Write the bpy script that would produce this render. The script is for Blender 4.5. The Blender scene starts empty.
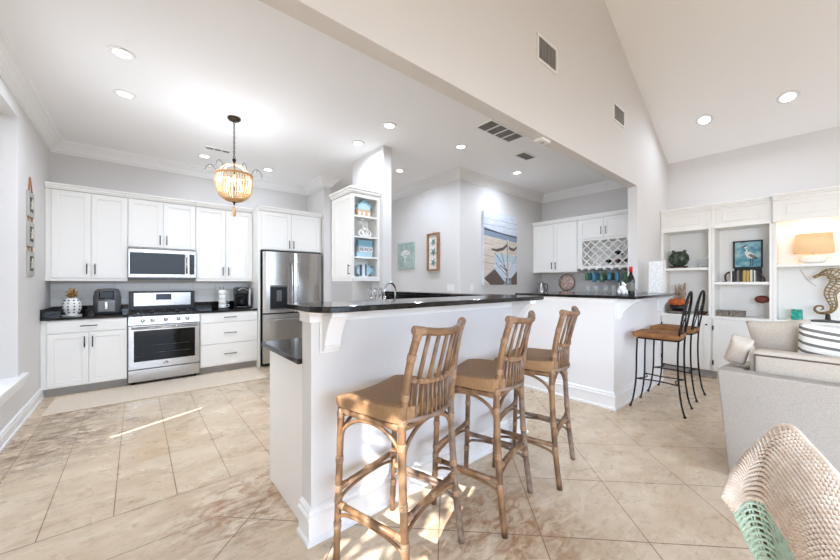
import bpy, bmesh, math, random
from mathutils import Vector, Matrix
random.seed(7)
S = bpy.context.scene
COL = S.collection
R = math.radians
PI = math.pi

# ------------------------------------------------------------------ camera
cam = bpy.data.cameras.new('camera'); cam_o = bpy.data.objects.new('camera', cam); COL.objects.link(cam_o)
cam.sensor_fit = 'HORIZONTAL'; cam.sensor_width = 36.0; cam.lens = 334.0 / 840 * 36
cam.shift_y = 2.3 / 840; cam.clip_start = 0.05
cam_o.location = (0, 0, 1.33); cam_o.rotation_euler = (R(90), 0, R(49.68 - 90))
S.camera = cam_o

# ------------------------------------------------------------------ world, sun, daylight and fill lamps, exposure
w = bpy.data.worlds.new('sky'); S.world = w; w.use_nodes = True
nt = w.node_tree; bg = nt.nodes['Background']
sky = nt.nodes.new('ShaderNodeTexSky'); sky.sky_type = 'NISHITA'; sky.sun_disc = False
sky.sun_elevation = R(39); sky.sun_rotation = R(250)
nt.links.new(sky.outputs[0], bg.inputs[0]); bg.inputs[1].default_value = 0.25

def lamp(name, kind, loc, rot, energy, color=(1, 1, 1), parent=None, **kw):
    l = bpy.data.lights.new(name, kind); l.energy = energy; l.color = color
    for k, v in kw.items(): setattr(l, k, v)
    o = bpy.data.objects.new(name, l); COL.objects.link(o); o.location = loc; o.rotation_euler = rot
    if parent: o.parent = parent
    return o
AZ, EL = R(23), R(39)
sd = Vector((math.cos(AZ) * math.cos(EL), math.sin(AZ) * math.cos(EL), -math.sin(EL)))
lamp('sun', 'SUN', (-8, -3, 8), sd.to_track_quat('-Z', 'Y').to_euler(), 13, (1, .98, .96), angle=R(.35))
# rear, side and overhead lamps are added fill, with no windows seen there
lamp('rear_fill', 'AREA', (1.6, -3.9, 1.6), (R(60), 0, 0), 96, (.77, .95, 1.25), shape='RECTANGLE', size=5.4, size_y=2.3, spread=R(96))
lamp('kitchen_window_daylight', 'AREA', (-1.30, 3.7, 1.65), (R(90), 0, R(-90)), 16, (.87, .96, 1.08), shape='RECTANGLE', size=1.2, size_y=2.0, spread=R(120))
lamp('side_fill', 'AREA', (-1.5, -1.9, 1.6), (R(64), 0, R(-90)), 118, (.77, .95, 1.25), shape='RECTANGLE', size=2.6, size_y=2.2, spread=R(105))
lamp('overhead_fill', 'AREA', (2.3, -1.6, 4.6), (0, 0, 0), 4, (.80, .94, 1.15), shape='RECTANGLE', size=2.5, size_y=2.5)
S.view_settings.view_transform = 'Standard'; S.view_settings.look = 'None'
S.view_settings.gamma = 1; S.view_settings.use_curve_mapping = False
S.view_settings.exposure = 0.08
S.cycles.max_bounces = 10; S.cycles.diffuse_bounces = 6; S.cycles.glossy_bounces = 4
S.cycles.transmission_bounces = 8; S.cycles.transparent_max_bounces = 8
S.cycles.sample_clamp_indirect = 6; S.cycles.caustics_reflective = False; S.cycles.caustics_refractive = False

# ------------------------------------------------------------------ materials
def lin(c):
    return tuple((v / 255 / 12.92) if v / 255 <= .04045 else ((v / 255 + .055) / 1.055) ** 2.4 for v in c) + (1,)
def mat(name, rgb, rough=.5, metal=0, noise=None, bump=0, bscale=200, spec=.5, coat=0, trans=0, emit=None, estr=0, ior=1.45, alpha=1):
    m = bpy.data.materials.new(name); m.use_nodes = True
    t = m.node_tree; b = t.nodes['Principled BSDF']
    b.inputs['Base Color'].default_value = lin(rgb); b.inputs['Roughness'].default_value = rough
    b.inputs['Metallic'].default_value = metal; b.inputs['Specular IOR Level'].default_value = spec
    b.inputs['Coat Weight'].default_value = coat; b.inputs['Transmission Weight'].default_value = trans
    b.inputs['IOR'].default_value = ior; b.inputs['Alpha'].default_value = alpha
    if emit: b.inputs['Emission Color'].default_value = lin(emit); b.inputs['Emission Strength'].default_value = estr
    tc = t.nodes.new('ShaderNodeTexCoord')
    if noise:
        rgb2, sc, stretch, detail, lo, hi = noise
        mp = t.nodes.new('ShaderNodeMapping'); mp.inputs['Scale'].default_value = stretch
        n = t.nodes.new('ShaderNodeTexNoise'); n.inputs['Scale'].default_value = sc; n.inputs['Detail'].default_value = detail
        r = t.nodes.new('ShaderNodeMapRange'); r.inputs[1].default_value = lo; r.inputs[2].default_value = hi
        mx = t.nodes.new('ShaderNodeMix'); mx.data_type = 'RGBA'
        mx.inputs[6].default_value = lin(rgb); mx.inputs[7].default_value = lin(rgb2)
        L = t.links.new
        L(tc.outputs['Object'], mp.inputs[0]); L(mp.outputs[0], n.inputs['Vector']); L(n.outputs['Fac'], r.inputs[0])
        L(r.outputs[0], mx.inputs[0]); L(mx.outputs[2], b.inputs['Base Color'])
    if bump:
        n2 = t.nodes.new('ShaderNodeTexNoise'); n2.inputs['Scale'].default_value = bscale; n2.inputs['Detail'].default_value = 3
        bp = t.nodes.new('ShaderNodeBump'); bp.inputs['Strength'].default_value = bump; bp.inputs['Distance'].default_value = .002
        t.links.new(tc.outputs['Object'], n2.inputs['Vector']); t.links.new(n2.outputs['Fac'], bp.inputs['Height'])
        t.links.new(bp.outputs[0], b.inputs['Normal'])
    return m
O1 = (1, 1, 1)
M = dict(
    wall=mat('wall_paint', (218, 215, 212), .75, bump=.08, bscale=260),
    ceil=mat('ceiling_paint', (243, 242, 241), .85, bump=.12, bscale=180),
    trim=mat('trim_white', (238, 237, 235), .4),
    barwall_lit=mat('wall_paint_lit', (234, 232, 230), .6, bump=.08, bscale=260),  # wall paint with extra light put into its colour for the bar
    tilew=mat('glazed_wall_tile', (236, 234, 230), .25),
    louvre=mat('louvre_grey', (150, 147, 143), .6),
    cab=mat('cabinet_white', (241, 239, 234), .38),
    black=mat('matte_black_metal', (30, 29, 28), .4, .6),
    iron=mat('wrought_iron', (38, 35, 33), .45, .7, bump=.2, bscale=120),
    granite=mat('black_granite', (16, 15, 15), .08, noise=((88, 78, 70), 90, O1, 4, .58, .72), spec=.5),
    steel=mat('stainless_steel', (196, 193, 190), .24, 1, noise=((176, 173, 170), 14, (1, 1, 60), 3, .35, .65)),
    steeld=mat('dark_steel', (120, 118, 116), .3, 1),
    chrome=mat('chrome', (205, 205, 205), .1, 1),
    bglass=mat('black_glass', (12, 12, 13), .06, spec=.25),
    bplast=mat('black_plastic', (24, 24, 25), .3),
    white=mat('white_ceramic', (238, 237, 234), .2),
    whitem=mat('white_matte', (236, 235, 232), .6),
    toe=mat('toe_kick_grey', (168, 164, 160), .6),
    rug=mat('cream_woven_rug', (230, 216, 198), .95, noise=((206, 190, 170), 60, (1, 6, 1), 2, .35, .65), bump=.6, bscale=160),
    rattan=mat('rattan_cane', (142, 108, 76), .32, noise=((82, 58, 40), 11, (1, 1, 1), 4, .35, .7), bump=.25, bscale=60),
    rattang=mat('rattan_grey_cane', (140, 120, 104), .4, noise=((84, 64, 50), 18, O1, 4, .35, .7), bump=.25, bscale=60),
    wrap=mat('rattan_binding', (170, 138, 108), .5, noise=((122, 92, 68), 120, (1, 1, 3), 3, .35, .65), bump=.5, bscale=200),
    seat=mat('woven_seat_tan', (160, 126, 90), .6, noise=((136, 102, 70), 40, (1, 8, 1), 4, .35, .65), bump=.5, bscale=220),
    suede=mat('brown_suede', (158, 108, 62), .8, noise=((120, 78, 42), 9, O1, 5, .35, .7), bump=.2, bscale=150),
    linen=mat('sofa_linen', (172, 163, 152), .95, noise=((158, 149, 138), 120, O1, 3, .3, .7), bump=.35, bscale=420),
    cream=mat('cushion_linen', (198, 186, 170), .95, noise=((184, 172, 156), 100, O1, 3, .3, .7), bump=.3, bscale=420),
    piping=mat('dark_piping', (104, 92, 80), .9),
    wickc=mat('cream_wicker', (226, 208, 188), .65, noise=((208, 184, 160), 40, O1, 3, .35, .7)),
    wickg=mat('pale_green_wicker', (182, 202, 182), .6, noise=((160, 184, 164), 40, O1, 3, .35, .7)),
    wickd=mat('wicker_shade_core', (130, 100, 76), .9),
    bead=mat('amber_beads', (226, 196, 146), .35, noise=((200, 158, 104), 30, O1, 2, .35, .65)),
    bronze=mat('bronze_metal', (62, 50, 40), .4, .8),
    clear=mat('clear_glass', (225, 232, 232), .04, alpha=.22),
    glassg=mat('green_glass', (96, 140, 104), .05, alpha=.62),
    glassb=mat('blue_glass', (96, 158, 190), .05, alpha=.65),
    glasst=mat('teal_glass', (30, 160, 140), .05, noise=((120, 205, 190), 30, O1, 3, .45, .65), alpha=.9),
    wine=mat('dark_wine_bottle', (18, 22, 18), .08, spec=.6),
    red=mat('red_foil', (196, 24, 30), .35),
    pink=mat('pink_foil', (206, 70, 96), .35),
    wood=mat('brown_wood', (168, 128, 92), .5, noise=((140, 100, 66), 12, (1, 1, 8), 4, .35, .65)),
    darkwood=mat('dark_wood', (62, 40, 28), .4),
    gold=mat('antique_gold', (196, 168, 118), .4, .5, noise=((140, 112, 70), 60, O1, 3, .35, .65)),
    goldp=mat('gold_paint', (186, 148, 84), .4, .4, noise=((96, 62, 40), 30, O1, 2, .4, .6)),
    jade=mat('green_mottled_ceramic', (78, 92, 72), .25, noise=((38, 46, 38), 26, O1, 4, .4, .6)),
    coral=mat('driftwood_coral', (206, 188, 166), .8, noise=((176, 152, 128), 40, O1, 3, .35, .65)),
    rust=mat('rust_red_shell', (138, 62, 36), .4, noise=((92, 38, 24), 20, O1, 4, .35, .65)),
    orange=mat('orange_basket', (206, 112, 48), .7, noise=((160, 74, 32), 30, O1, 3, .35, .65)),
    shade=mat('linen_lamp_shade', (232, 200, 158), .9, emit=(255, 206, 146), estr=.18),
    glow=mat('lamp_glow', (255, 255, 255), .5, emit=(255, 250, 242), estr=9),
    bulb=mat('warm_bulb', (255, 240, 210), .5, emit=(255, 214, 150), estr=6),
    slot=mat('vent_dark', (60, 57, 54), .8),
    aqua=mat('pale_aqua_paint', (176, 206, 216), .6), tan=mat('tan_paint', (206, 172, 132), .6),
    lblue=mat('light_blue_paint', (142, 190, 208), .6), navy=mat('navy_stripe', (62, 80, 104), .6),
    sage=mat('sage_canvas', (176, 190, 184), .8, noise=((150, 170, 164), 12, O1, 3, .35, .65)),
    paper=mat('off_white_paper', (232, 229, 222), .8),
    star=mat('teal_starfish', (112, 146, 142), .7),
    copper=mat('copper_pattern_plate', (206, 160, 138), .35, noise=((244, 230, 220), 34, O1, 2, .45, .55)),
    tile=mat('white_mosaic_tile', (244, 243, 240), .25, noise=((228, 227, 224), 40, O1, 1, .4, .6), bump=.4, bscale=70),
    display=mat('range_display', (18, 20, 34), .15, emit=(70, 90, 160), estr=.08),
    ovenw=mat('oven_window', (14, 16, 15), .06, spec=.25),
    stripe=mat('charcoal_stripe', (112, 109, 103), .9), pillow=mat('white_pillow_cotton', (232, 227, 216), .9, bump=.3, bscale=300),
    leaf=mat('leaf_green', (70, 110, 50), .6), bark=mat('bark', (90, 70, 52), .8),
    heron=mat('painting_teal', (78, 142, 158), .7, noise=((164, 200, 202), 10, O1, 5, .4, .62)),
    p_sky=mat('paint_sky', (220, 223, 228), .75, noise=((200, 208, 220), 5, (1, 1, 5), 4, .35, .65)),
    p_sea=mat('paint_sea', (134, 150, 168), .75), p_sand=mat('paint_sand', (220, 208, 196), .75, noise=((204, 190, 176), 6, (1, 1, 4), 4, .35, .65)),
    p_brown=mat('paint_brown', (104, 88, 82), .75), p_blue=mat('paint_pale_blue', (190, 208, 216), .75), p_dark=mat('paint_dark', (74, 66, 66), .75),
    basket=mat('grey_woven_tray', (150, 140, 128), .8, noise=((110, 100, 90), 60, O1, 2, .4, .6)),
    bookd=mat('book_dark', (52, 48, 44), .6), booky=mat('book_ochre', (196, 164, 88), .6), bookg=mat('book_grey', (120, 116, 108), .6), bookc=mat('book_cream', (222, 214, 196), .6),
    plaque=mat('grey_plaque', (176, 172, 164), .7), rope=mat('jute_rope', (170, 120, 76), .9),
    leather=mat('espresso_brown', (70, 46, 34), .4),
)
def floor_material():
    m = bpy.data.materials.new('beige_stone_tile'); m.use_nodes = True
    t = m.node_tree; N = t.nodes; L = t.links.new; b = N['Principled BSDF']
    g = N.new('ShaderNodeNewGeometry'); sp = N.new('ShaderNodeSeparateXYZ'); L(g.outputs['Position'], sp.inputs[0])
    def mth(op, a, b_=None, c=None):
        n = N.new('ShaderNodeMath'); n.operation = op
        for i, v in enumerate((a, b_, c)):
            if v is None: continue
            if isinstance(v, (int, float)): n.inputs[i].default_value = v
            else: L(v, n.inputs[i])
        return n.outputs[0]
    x, y = sp.outputs[0], sp.outputs[1]
    def lines(c, off, period, width):      # 1 on a joint
        f = mth('FRACT', mth('ADD', mth('DIVIDE', mth('SUBTRACT', c, off), period), 100.5))
        d = mth('MULTIPLY', mth('ABSOLUTE', mth('SUBTRACT', f, .5)), period)
        return mth('LESS_THAN', d, width)
    u = mth('MULTIPLY', mth('ADD', x, y), .70711); v = mth('MULTIPLY', mth('SUBTRACT', y, x), .70711)
    diag = mth('MAXIMUM', lines(u, 1.797, .531, .0028), lines(v, -.492, .5365, .0028))
    kit = mth('MAXIMUM', lines(x, -.10, .295, .0026), mth('MULTIPLY', lines(y, 2.573, .335, .0022), .55))
    ink = mth('MULTIPLY', mth('GREATER_THAN', y, 2.572), mth('LESS_THAN', x, 2.45))
    border = mth('MULTIPLY', mth('MULTIPLY', mth('GREATER_THAN', y, 2.19), mth('LESS_THAN', x, .7)), mth('SUBTRACT', 1, ink))
    bl = mth('MAXIMUM', lines(y, 2.19, 100, .0025), lines(y, 2.572, 100, .0032))
    bl = mth('MULTIPLY', bl, mth('LESS_THAN', x, .7))
    gm = mth('MAXIMUM', mth('MULTIPLY', kit, ink), mth('MULTIPLY', diag, mth('SUBTRACT', 1, mth('MAXIMUM', ink, border))))
    gm = mth('MAXIMUM', gm, bl)
    def noise(sc, det, dist, lo, hi, stretch=(1, 1, 1)):
        mp = N.new('ShaderNodeMapping'); mp.inputs['Scale'].default_value = stretch; mp.inputs['Rotation'].default_value = (0, 0, .5)
        n = N.new('ShaderNodeTexNoise'); n.inputs['Scale'].default_value = sc; n.inputs['Detail'].default_value = det; n.inputs['Distortion'].default_value = dist
        n.inputs['Roughness'].default_value = .65
        r = N.new('ShaderNodeMapRange'); r.inputs[1].default_value = lo; r.inputs[2].default_value = hi
        L(g.outputs['Position'], mp.inputs[0]); L(mp.outputs[0], n.inputs['Vector']); L(n.outputs['Fac'], r.inputs[0]); return r.outputs[0]
    def mix(f, a, c):
        n = N.new('ShaderNodeMix'); n.data_type = 'RGBA'
        L(f, n.inputs[0])
        for k, q in ((6, a), (7, c)):
            if isinstance(q, tuple): n.inputs[k].default_value = lin(q)
            else: L(q, n.inputs[k])
        return n.outputs[2]
    c = mix(noise(2.2, 8, .6, .3, .72, (1, 2.2, 1)), (220, 203, 178), (192, 168, 138))
    c = mix(mth('MULTIPLY', noise(9, 8, 1.2, .52, .72, (1, 2.5, 1)), .55), c, (160, 128, 94))
    c = mix(mth('MULTIPLY', noise(1.1, 6, .5, .55, .72), .5), c, (182, 142, 98))
    # worn brown marks of their own on two spots of the floor
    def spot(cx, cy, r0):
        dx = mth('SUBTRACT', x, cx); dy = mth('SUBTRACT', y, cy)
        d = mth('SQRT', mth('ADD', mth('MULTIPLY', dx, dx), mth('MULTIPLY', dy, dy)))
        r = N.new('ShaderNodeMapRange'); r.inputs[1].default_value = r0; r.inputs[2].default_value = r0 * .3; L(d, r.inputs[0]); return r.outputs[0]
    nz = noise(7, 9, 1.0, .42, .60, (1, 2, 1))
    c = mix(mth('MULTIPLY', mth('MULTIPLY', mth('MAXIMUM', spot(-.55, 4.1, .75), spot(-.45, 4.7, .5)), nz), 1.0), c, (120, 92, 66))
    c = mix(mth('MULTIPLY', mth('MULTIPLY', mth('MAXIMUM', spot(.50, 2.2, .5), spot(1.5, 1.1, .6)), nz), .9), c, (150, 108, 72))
    c = mix(gm, c, (132, 104, 82))
    L(c, b.inputs['Base Color'])
    L(mth('ADD', mth('MULTIPLY', noise(5, 5, 0, .3, .7), .2), .2), b.inputs['Roughness'])
    bp = N.new('ShaderNodeBump'); bp.inputs['Strength'].default_value = .3; bp.inputs['Distance'].default_value = .002
    L(mth('SUBTRACT', 1, gm), bp.inputs['Height']); L(bp.outputs[0], b.inputs['Normal'])
    return m
M['floor'] = floor_material()

# ------------------------------------------------------------------ mesh helpers
class Fr:                                           # a wall frame: u along it, v up, n out of it
    def __init__(s, o, U, Nn, V=(0, 0, 1)): s.o = Vector(o); s.U = Vector(U); s.V = Vector(V); s.N = Vector(Nn)
    def p(s, u, v, n): return s.o + s.U * u + s.V * v + s.N * n
W0 = Fr((0, 0, 0), (1, 0, 0), (0, 1, 0))            # u=x, v=z, n=y
def BM(): return bmesh.new()
def hexa(bm, P, mi=0):
    v = [bm.verts.new(p) for p in P]
    for f in ((0, 3, 2, 1), (4, 5, 6, 7), (0, 1, 5, 4), (1, 2, 6, 5), (2, 3, 7, 6), (3, 0, 4, 7)):
        bm.faces.new([v[i] for i in f]).material_index = mi
def box(bm, x0, x1, y0, y1, z0, z1, mi=0):
    hexa(bm, [(x0, y0, z0), (x1, y0, z0), (x1, y1, z0), (x0, y1, z0), (x0, y0, z1), (x1, y0, z1), (x1, y1, z1), (x0, y1, z1)], mi); return bm
def fbox(bm, F, u0, u1, v0, v1, n0, n1, mi=0):
    hexa(bm, [F.p(u0, v0, n0), F.p(u1, v0, n0), F.p(u1, v0, n1), F.p(u0, v0, n1), F.p(u0, v1, n0), F.p(u1, v1, n0), F.p(u1, v1, n1), F.p(u0, v1, n1)], mi); return bm
def prism(bm, poly, F, n0, n1, mi=0, smooth=False):  # polygon in (u,v) extruded along n
    a = [bm.verts.new(F.p(u, v, n0)) for u, v in poly]; b = [bm.verts.new(F.p(u, v, n1)) for u, v in poly]
    bm.faces.new(a).material_index = mi; bm.faces.new(b[::-1]).material_index = mi
    k = len(poly)
    for i in range(k):
        f = bm.faces.new((a[i], b[i], b[(i + 1) % k], a[(i + 1) % k])); f.material_index = mi; f.smooth = smooth
    return bm
def tube(bm, pts, r, seg=8, mi=0, closed=False):
    pts = [Vector(p) for p in pts]; n = len(pts)
    rad = r if isinstance(r, (list, tuple)) else [r] * n
    rings = []; up = None
    for i, p in enumerate(pts):
        a = pts[(i - 1) % n] if (closed or i) else p; c = pts[(i + 1) % n] if (closed or i < n - 1) else p
        t = (c - a)
        if t.length < 1e-9: t = Vector((0, 0, 1))
        t.normalize()
        if up is None:
            up = Vector((0, 0, 1)) if abs(t.z) < .9 else Vector((1, 0, 0))
        x = up - t * up.dot(t)
        if x.length < 1e-6: x = t.orthogonal()
        x.normalize(); up = x; y = t.cross(x)
        rings.append([bm.verts.new(p + (x * math.cos(2 * PI * k / seg) + y * math.sin(2 * PI * k / seg)) * rad[min(i, len(rad) - 1)]) for k in range(seg)])
    m = n if closed else n - 1
    for i in range(m):
        A, B = rings[i], rings[(i + 1) % n]
        for k in range(seg):
            f = bm.faces.new((A[k], A[(k + 1) % seg], B[(k + 1) % seg], B[k])); f.smooth = True; f.material_index = mi
    if not closed:
        bm.faces.new(rings[0][::-1]).material_index = mi; bm.faces.new(rings[-1]).material_index = mi
    return bm
def spline(P, k=6, closed=False):
    P = [Vector(p) for p in P]; n = len(P); out = []
    rng = range(n) if closed else range(n - 1)
    for i in rng:
        p0 = P[(i - 1) % n] if (closed or i) else P[0]; p1 = P[i]; p2 = P[(i + 1) % n]; p3 = P[(i + 2) % n] if (closed or i < n - 2) else P[-1]
        for j in range(k):
            t = j / k
            out.append(.5 * ((2 * p1) + (p2 - p0) * t + (2 * p0 - 5 * p1 + 4 * p2 - p3) * t * t + (3 * p1 - p0 - 3 * p2 + p3) * t ** 3))
    if not closed: out.append(P[-1])
    return out
def lathe(bm, prof, c=(0, 0, 0), seg=20, mi=0, axis=None, sx=1, sy=1, smooth=True, cap=True):
    c = Vector(c); rot = Vector((0, 0, 1)).rotation_difference(Vector(axis)).to_matrix() if axis else Matrix.Identity(3)
    rings = []
    for r, z in prof:
        if r < 1e-6: rings.append([bm.verts.new(c + rot @ Vector((0, 0, z)))])
        else: rings.append([bm.verts.new(c + rot @ Vector((r * sx * math.cos(2 * PI * k / seg), r * sy * math.sin(2 * PI * k / seg), z))) for k in range(seg)])
    for A, B in zip(rings, rings[1:]):
        if len(A) == 1 and len(B) == 1: continue
        for k in range(seg):
            a = A[k % len(A)]; a2 = A[(k + 1) % len(A)]; b_ = B[k % len(B)]; b2 = B[(k + 1) % len(B)]
            vs = [q for i, q in enumerate((a, a2, b2, b_)) if q not in (a, a2, b2, b_)[:i]]
            if len(vs) >= 3:
                f = bm.faces.new(vs); f.smooth = smooth; f.material_index = mi
    for Rg, rev in ((rings[0], True), (rings[-1], False)):
        if cap and len(Rg) > 1: bm.faces.new(Rg[::-1] if rev else Rg).material_index = mi
    return bm
def ball(bm, c, rx, ry=None, rz=None, seg=14, rings=8, mi=0):
    ry = rx if ry is None else ry; rz = rx if rz is None else rz
    return lathe(bm, [(rx * math.sin(PI * i / rings), -rz * math.cos(PI * i / rings)) for i in range(rings + 1)], c, seg, mi, sy=ry / rx)
def sweep(bm, path, prof, mi=0):                     # mitred moulding; profile (n to the right of travel, z)
    P = [Vector((a, b)) for a, b in path]; rows = []
    for i, p in enumerate(P):
        d1 = (p - P[i - 1]).normalized() if i else None; d2 = (P[i + 1] - p).normalized() if i < len(P) - 1 else None
        n1 = Vector((d1.y, -d1.x)) if d1 else None; n2 = Vector((d2.y, -d2.x)) if d2 else None
        if n1 is None: o = n2
        elif n2 is None: o = n1
        else:
            o = n1 + n2; o = o / max(.2, o.dot(n1))
        rows.append([bm.verts.new((p.x + o.x * n, p.y + o.y * n, z)) for n, z in prof])
    k = len(prof)
    for A, B in zip(rows, rows[1:]):
        for j in range(k): bm.faces.new((A[j], A[(j + 1) % k], B[(j + 1) % k], B[j])).material_index = mi
    bm.faces.new(rows[0]); bm.faces.new(rows[-1][::-1]); return bm
def cushion(bm, c, w, d, h, mi=0, rot=None, n=10, puff=.5, pinch=.06):  # soft pillow, w along x, d along y, h thick
    c = Vector(c); rot = rot or Matrix.Identity(3); top = []; bot = []
    for i in range(n + 1):
        ra = []; rb = []
        for j in range(n + 1):
            a = i / n * 2 - 1; b_ = j / n * 2 - 1
            e = max(0, (1 - a ** 4) * (1 - b_ ** 4)) ** puff
            px = a * w / 2 * (1 - pinch * (1 - abs(b_)) * a * a); py = b_ * d / 2 * (1 - pinch * (1 - abs(a)) * b_ * b_)
            edge = i in (0, n) or j in (0, n)
            v = bm.verts.new(c + rot @ Vector((px, py, h / 2 * e))); ra.append(v)
            rb.append(v if edge else bm.verts.new(c + rot @ Vector((px, py, -h / 2 * e))))
        top.append(ra); bot.append(rb)
    for i in range(n):
        for j in range(n):
            for G, rv in ((top, 0), (bot, 1)):
                q = [G[i][j], G[i + 1][j], G[i + 1][j + 1], G[i][j + 1]]
                f = bm.faces.new(q[::-1] if rv else q); f.smooth = True; f.material_index = mi
    return bm
def woff(o):
    v = Vector((0, 0, 0))
    while o: v += o.location; o = o.parent
    return v
def obj(name, bm, m, parent=None, label=None, bevel=0, origin=None, seg=2):
    me = bpy.data.meshes.new(name)
    off = woff(parent) if parent else Vector(origin or (0, 0, 0))
    if off.length > 0: bmesh.ops.translate(bm, verts=bm.verts, vec=-off)
    bmesh.ops.recalc_face_normals(bm, faces=bm.faces)
    bm.to_mesh(me); bm.free()
    for q in (m if isinstance(m, (list, tuple)) else [m]): me.materials.append(M[q] if isinstance(q, str) else q)
    o = bpy.data.objects.new(name, me); COL.objects.link(o)
    if parent: o.parent = parent
    elif origin: o.location = origin
    if label: o['label'] = label
    if bevel:
        b = o.modifiers.new('bevel', 'BEVEL'); b.width = bevel; b.segments = seg; b.limit_method = 'ANGLE'; b.angle_limit = R(40)
    return o
def tag(o, label, cat, group=None):
    o['label'] = label; o['category'] = cat
    if group: o['group'] = group
    return o
def thing(name, label, cat, loc=(0, 0, 0), group=None):
    o = bpy.data.objects.new(name, None); o.empty_display_size = .1; COL.objects.link(o); o.location = loc
    return tag(o, label, cat, group)
def struct(name, bm, m, bevel=0):
    o = obj(name, bm, m, bevel=bevel); o['kind'] = 'structure'; return o
def copy_tree(o, parent=None):
    c = o.copy(); COL.objects.link(c)
    if parent: c.parent = parent
    for ch in list(o.children): copy_tree(ch, c)
    return c
def shaker(bm, F, u0, u1, v0, v1, n0, t=.02, rail=.058, mi=0):
    r = min(rail, (v1 - v0) * .3)
    fbox(bm, F, u0, u0 + rail, v0, v1, n0, n0 + t, mi); fbox(bm, F, u1 - rail, u1, v0, v1, n0, n0 + t, mi)
    fbox(bm, F, u0 + rail, u1 - rail, v0, v0 + r, n0, n0 + t, mi); fbox(bm, F, u0 + rail, u1 - rail, v1 - r, v1, n0, n0 + t, mi)
    fbox(bm, F, u0 + rail, u1 - rail, v0 + r, v1 - r, n0, n0 + t - .009, mi)
    s = .006
    fbox(bm, F, u0 + rail, u1 - rail, v0 + r, v0 + r + s, n0, n0 + t - .005, mi); fbox(bm, F, u0 + rail, u1 - rail, v1 - r - s, v1 - r, n0, n0 + t - .005, mi)
    return bm
def pull(F, u, v, n, L, vert, parent):
    b = BM(); e = .026; h = L / 2
    a, c = ((u, v - h), (u, v + h)) if vert else ((u - h, v), (u + h, v))
    tube(b, [F.p(a[0], a[1], n + e), F.p(c[0], c[1], n + e)], .0055, 8)
    for f in (.12, .88):
        q = (a[0] + (c[0] - a[0]) * f, a[1] + (c[1] - a[1]) * f); tube(b, [F.p(q[0], q[1], n - .001), F.p(q[0], q[1], n + e)], .0045, 6)
    return obj('handle', b, 'black', parent)
def door(F, u0, u1, v0, v1, n0, parent, hu=None, hv=None, hl=.13, vert=True, name='door', flat=False, rail=.058):
    b = BM()
    if flat: fbox(b, F, u0, u1, v0, v1, n0, n0 + .02)
    else: shaker(b, F, u0, u1, v0, v1, n0, rail=rail)
    d = obj(name, b, 'cab', parent, bevel=.0015)
    if hu is not None: pull(F, hu, hv, n0 + .02, hl, vert, d)
    return d

# ================================================================== STRUCTURE
ZC = 3.14
struct('floor', box(BM(), -1.75, 6.65, -4.15, 6.45, -.1, 0), 'floor')
b = BM(); box(b, -1.0, 6.65, 1.625, 6.45, ZC, ZC + .12); struct('ceiling', b, 'ceil')
# vault of the great room: rises from the bookcase wall to a ridge, falls beyond it
def zv(x): return 3.227 + .4935 * (6.5 - x)
b = BM()
prism(b, [(6.65, zv(6.65)), (2.0, zv(2.0)), (-1.75, zv(2.0) - .4935 * 3.75), (-1.75, zv(2.0) - .4935 * 3.75 + .15), (2.0, zv(2.0) + .15), (6.65, zv(6.65) + .15)], W0, -4.15, 1.511)
struct('ceiling_vault', b, 'ceil')
b = BM()
YH0, YH1 = 1.51, 1.625
prism(b, [(-1.75, 2.606), (5.06, 2.606), (5.06, 0), (6.5, 0), (6.5, zv(6.5)), (2.0, zv(2.0)), (-1.75, zv(2.0) - .4935 * 3.75)], W0, YH0, YH1)
struct('wall_header', b, 'wall')
b = BM(); box(b, 6.5, 6.65, -4.15, 6.45, 0, 3.32); struct('wall_right', b, 'wall')
b = BM(); box(b, -.985, 3.98, 6.28, 6.45, 0, ZC); struct('wall_back', b, 'wall')
b = BM()
prism(b, [(3.98, 3.70), (6.5, 3.70), (6.5, 6.45), (3.98, 6.45)], Fr((0, 0, 0), (1, 0, 0), (0, 0, 1), (0, 1, 0)), 0, ZC); struct('wall_pantry', b, 'wall')
b = BM(); box(b, 2.49, 2.61, 5.52, 6.28, 0, ZC); struct('wall_alcove', b, 'wall')
b = BM(); box(b, 2.48, 2.61, 3.67, 4.49, 0, ZC); struct('wall_stub', b, 'wall')
# left kitchen wall with its deep window recess
b = BM()
box(b, -.985, -.835, 4.75, 6.28, 0, ZC); box(b, -.985, -.835, 1.625, 3.0, 0, ZC)
box(b, -.985, -.835, 3.0, 4.75, 0, .43); box(b, -.985, -.835, 3.0, 4.75, 2.85, ZC)
box(b, -1.40, -.985, 4.75, 4.87, .3, 3.0); box(b, -1.40, -.985, 2.88, 3.0, .3, 3.0); box(b, -1.40, -.985, 3.0, 4.75, 2.85, 3.0); box(b, -1.40, -.985, 3.0, 4.75, .3, .43)
struct('wall_left', b, 'wall')
# its window: two closed shutter leaves with a narrow gap where they meet
b = BM()
YS = 3.364
for y0, y1, z0, z1 in ((3.0, YS, .43, 2.85), (YS + .042, 4.75, .43, 2.85), (YS, YS + .042, 1.68, 2.85), (YS, YS + .042, .43, 1.06)): box(b, -1.386, -1.374, y0, y1, z0, z1)
struct('window_1', b, 'trim')
b = BM(); box(b, -1.36, -.795, 2.9, 4.94, .43, .458); box(b, -.835, -.803, 2.93, 4.91, .405, .43); box(b, -.835, -.812, 2.95, 4.89, .375, .405); box(b, -.835, -.82, 2.95, 4.89, .345, .375)
struct('trim_sill', b, 'trim', bevel=.003)
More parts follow.
